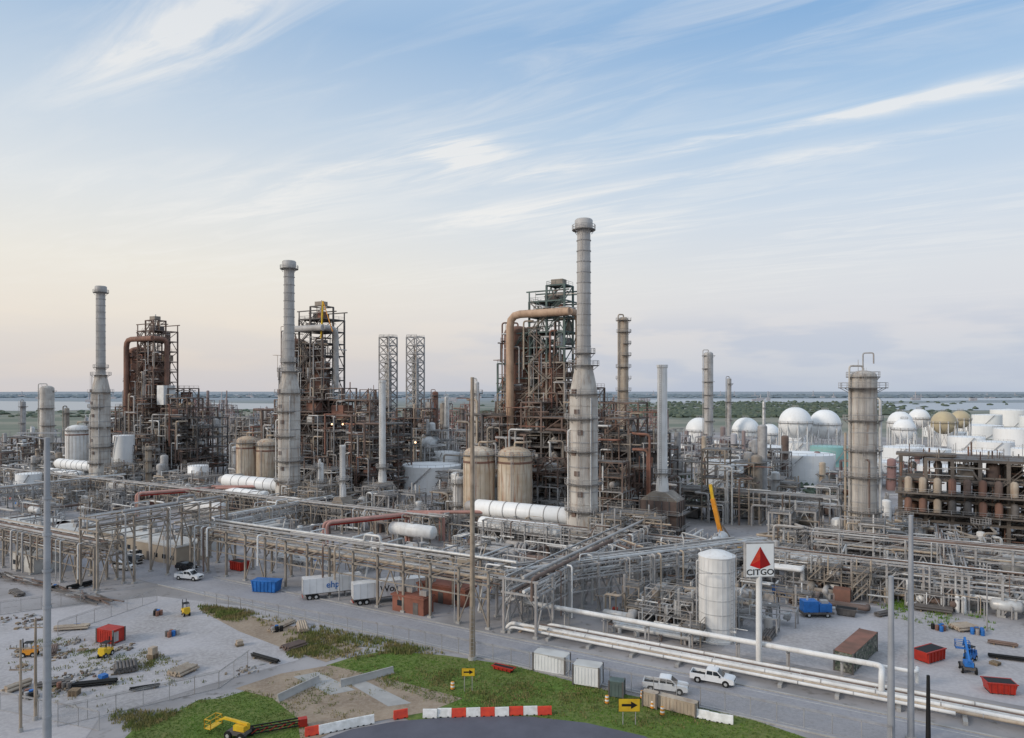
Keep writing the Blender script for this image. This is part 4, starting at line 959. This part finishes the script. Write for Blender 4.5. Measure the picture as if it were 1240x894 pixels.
def pile(px,py,kind):
    X,Y=g(px,py); rot=R.uniform(0,3.1)
    if kind=='pipe':
        s=B('pipe_stack',X,Y,rot); L_=R.uniform(3,6); r=R.uniform(.1,.22); n=R.randint(3,7); mt=R.choice(['black','steel_dark','rust_brown','tan_insul'])
        for k in range(2):
            for q in range(n-k): s.cyl((-L_/2+R.uniform(-.2,.2),(q-n/2+k*.5)*2.05*r,.2+r+k*1.75*r),(L_/2+R.uniform(-.2,.2),(q-n/2+k*.5)*2.05*r,.2+r+k*1.75*r),r,mt,8)
        for x in (-L_/3,L_/3): s.box(x,0,0,.2,n*r*2.2,.2,'pallet')
    elif kind=='pallet':
        s=B('pallet_stack',X,Y,rot)
        for q in range(R.randint(1,5)):
            for k in range(5): s.box(0,-.5+k*.25,q*.16+.1,1.2,.14,.03,'pallet')
            for x in (-.5,0,.5): s.box(x,0,q*.16,.1,1.1,.1,'pallet')
        if R.random()<.5: s.box(0,0,q*.16+.14,1,.9,R.uniform(.4,1),R.choice(['white_paint','steel_grey','tan_insul','blue_paint','rust_red']))
    elif kind=='rubble':
        s=B('rubble_pile',X,Y,rot)
        for q in range(22):
            w=R.uniform(.12,.6); s.box(R.gauss(0,1.2),R.gauss(0,.8),0,w,w*R.uniform(.5,1),R.uniform(.08,.4),R.choice(['concrete','concrete','pallet','rust_brown','steel_dark','tan_steel']),R.uniform(0,3))
    else:
        s=B('steel_drum_group',X,Y,rot)
        for q in range(R.randint(3,9)):
            x,y=(q%3)*.7,(q//3)*.7; s.lathe(x,y,[(.29,0),(.3,.3),(.31,.32),(.3,.34),(.3,.6),(.31,.62),(.3,.64),(.29,.9),(.01,.9)],R.choice(['blue_paint','steel_dark','rust_red','steel_grey','black']),10)
    s.done()
ylist=[(112,830),(125,822),(300,812),(340,760),(330,766),(365,762),(320,800),(185,798),(150,785),(60,790),(205,772),(175,835),(20,835),(290,782),(390,776),(20,720),(60,716),(95,712),(150,812),(90,842),(30,760),(220,815),(195,745),(355,785)]
for i,(px,py) in enumerate(ylist): pile(px,py,['pipe','pallet','rubble','pipe','drum','pipe'][i%6])
for px,py in ((1140,765),(1165,762),(1190,770),(1205,805),(1070,745),(1215,782),(930,770),(1085,725),(1225,800),(905,735),(1130,740),(1060,730)): pile(px,py,R.choice(['pipe','pallet','pipe','drum']))
for q in range(16): pile(R.uniform(0,110),R.uniform(735,845),R.choice(['pallet','rubble','pipe','drum','rubble']))
s=BP('steel_beam_stack',-185,75)
for q in range(60): x=R.uniform(0,52); s.beam((x,R.uniform(-1,2),.3+R.uniform(0,.5)),(x+R.uniform(4,8),R.uniform(-1,2),.3+R.uniform(0,.5)),.25,R.choice(['rust_brown','steel_grey','steel_dark']))
s.done()
def clumps(name,pts,mt,seed=1):
    R.seed(seed); s=B(name); mi=s.m(mt)
    for (x,y,r,h) in pts:
        n=len(s.v); k=7
        for z,rr in ((0,.8),(.35,1.),(.7,.75),(1.,.25)):
            for i in range(k):
                t=2*pi*i/k+R.uniform(-.3,.3); q=rr*r*R.uniform(.65,1.25); s.v.append((x+q*cos(t),y+q*sin(t),h*z*R.uniform(.8,1.15)))
        for a in range(3):
            for i in range(k):
                j=(i+1)%k; s.f.append((n+a*k+i,n+a*k+j,n+(a+1)*k+j,n+(a+1)*k+i)); s.mi.append(mi)
        s.f.append(tuple(n+3*k+i for i in range(k))); s.mi.append(mi)
    s.done()
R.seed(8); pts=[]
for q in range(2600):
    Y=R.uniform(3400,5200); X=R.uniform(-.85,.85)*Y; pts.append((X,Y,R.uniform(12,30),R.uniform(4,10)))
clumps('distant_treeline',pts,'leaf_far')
pts=[]
for q in range(1300):
    px=R.gauss(900,110); py=R.uniform(487,506); X,Y=g(px,py); pts.append((X,Y,R.uniform(3,9),R.uniform(2.5,6)))
clumps('distant_shrubs',pts,'leaf')
pts=[]
for q in range(260):
    px=R.uniform(-50,640); py=R.uniform(498,506); X,Y=g(px,py); pts.append((X,Y,R.uniform(3,9),R.uniform(2,4)))
for q in range(300):
    px=R.uniform(820,1060); py=R.uniform(575,610); X,Y=g(px,py); pts.append((X,Y,R.uniform(.6,1.6),R.uniform(.6,1.8)))
clumps('distant_shrubs',pts,'leaf',3)
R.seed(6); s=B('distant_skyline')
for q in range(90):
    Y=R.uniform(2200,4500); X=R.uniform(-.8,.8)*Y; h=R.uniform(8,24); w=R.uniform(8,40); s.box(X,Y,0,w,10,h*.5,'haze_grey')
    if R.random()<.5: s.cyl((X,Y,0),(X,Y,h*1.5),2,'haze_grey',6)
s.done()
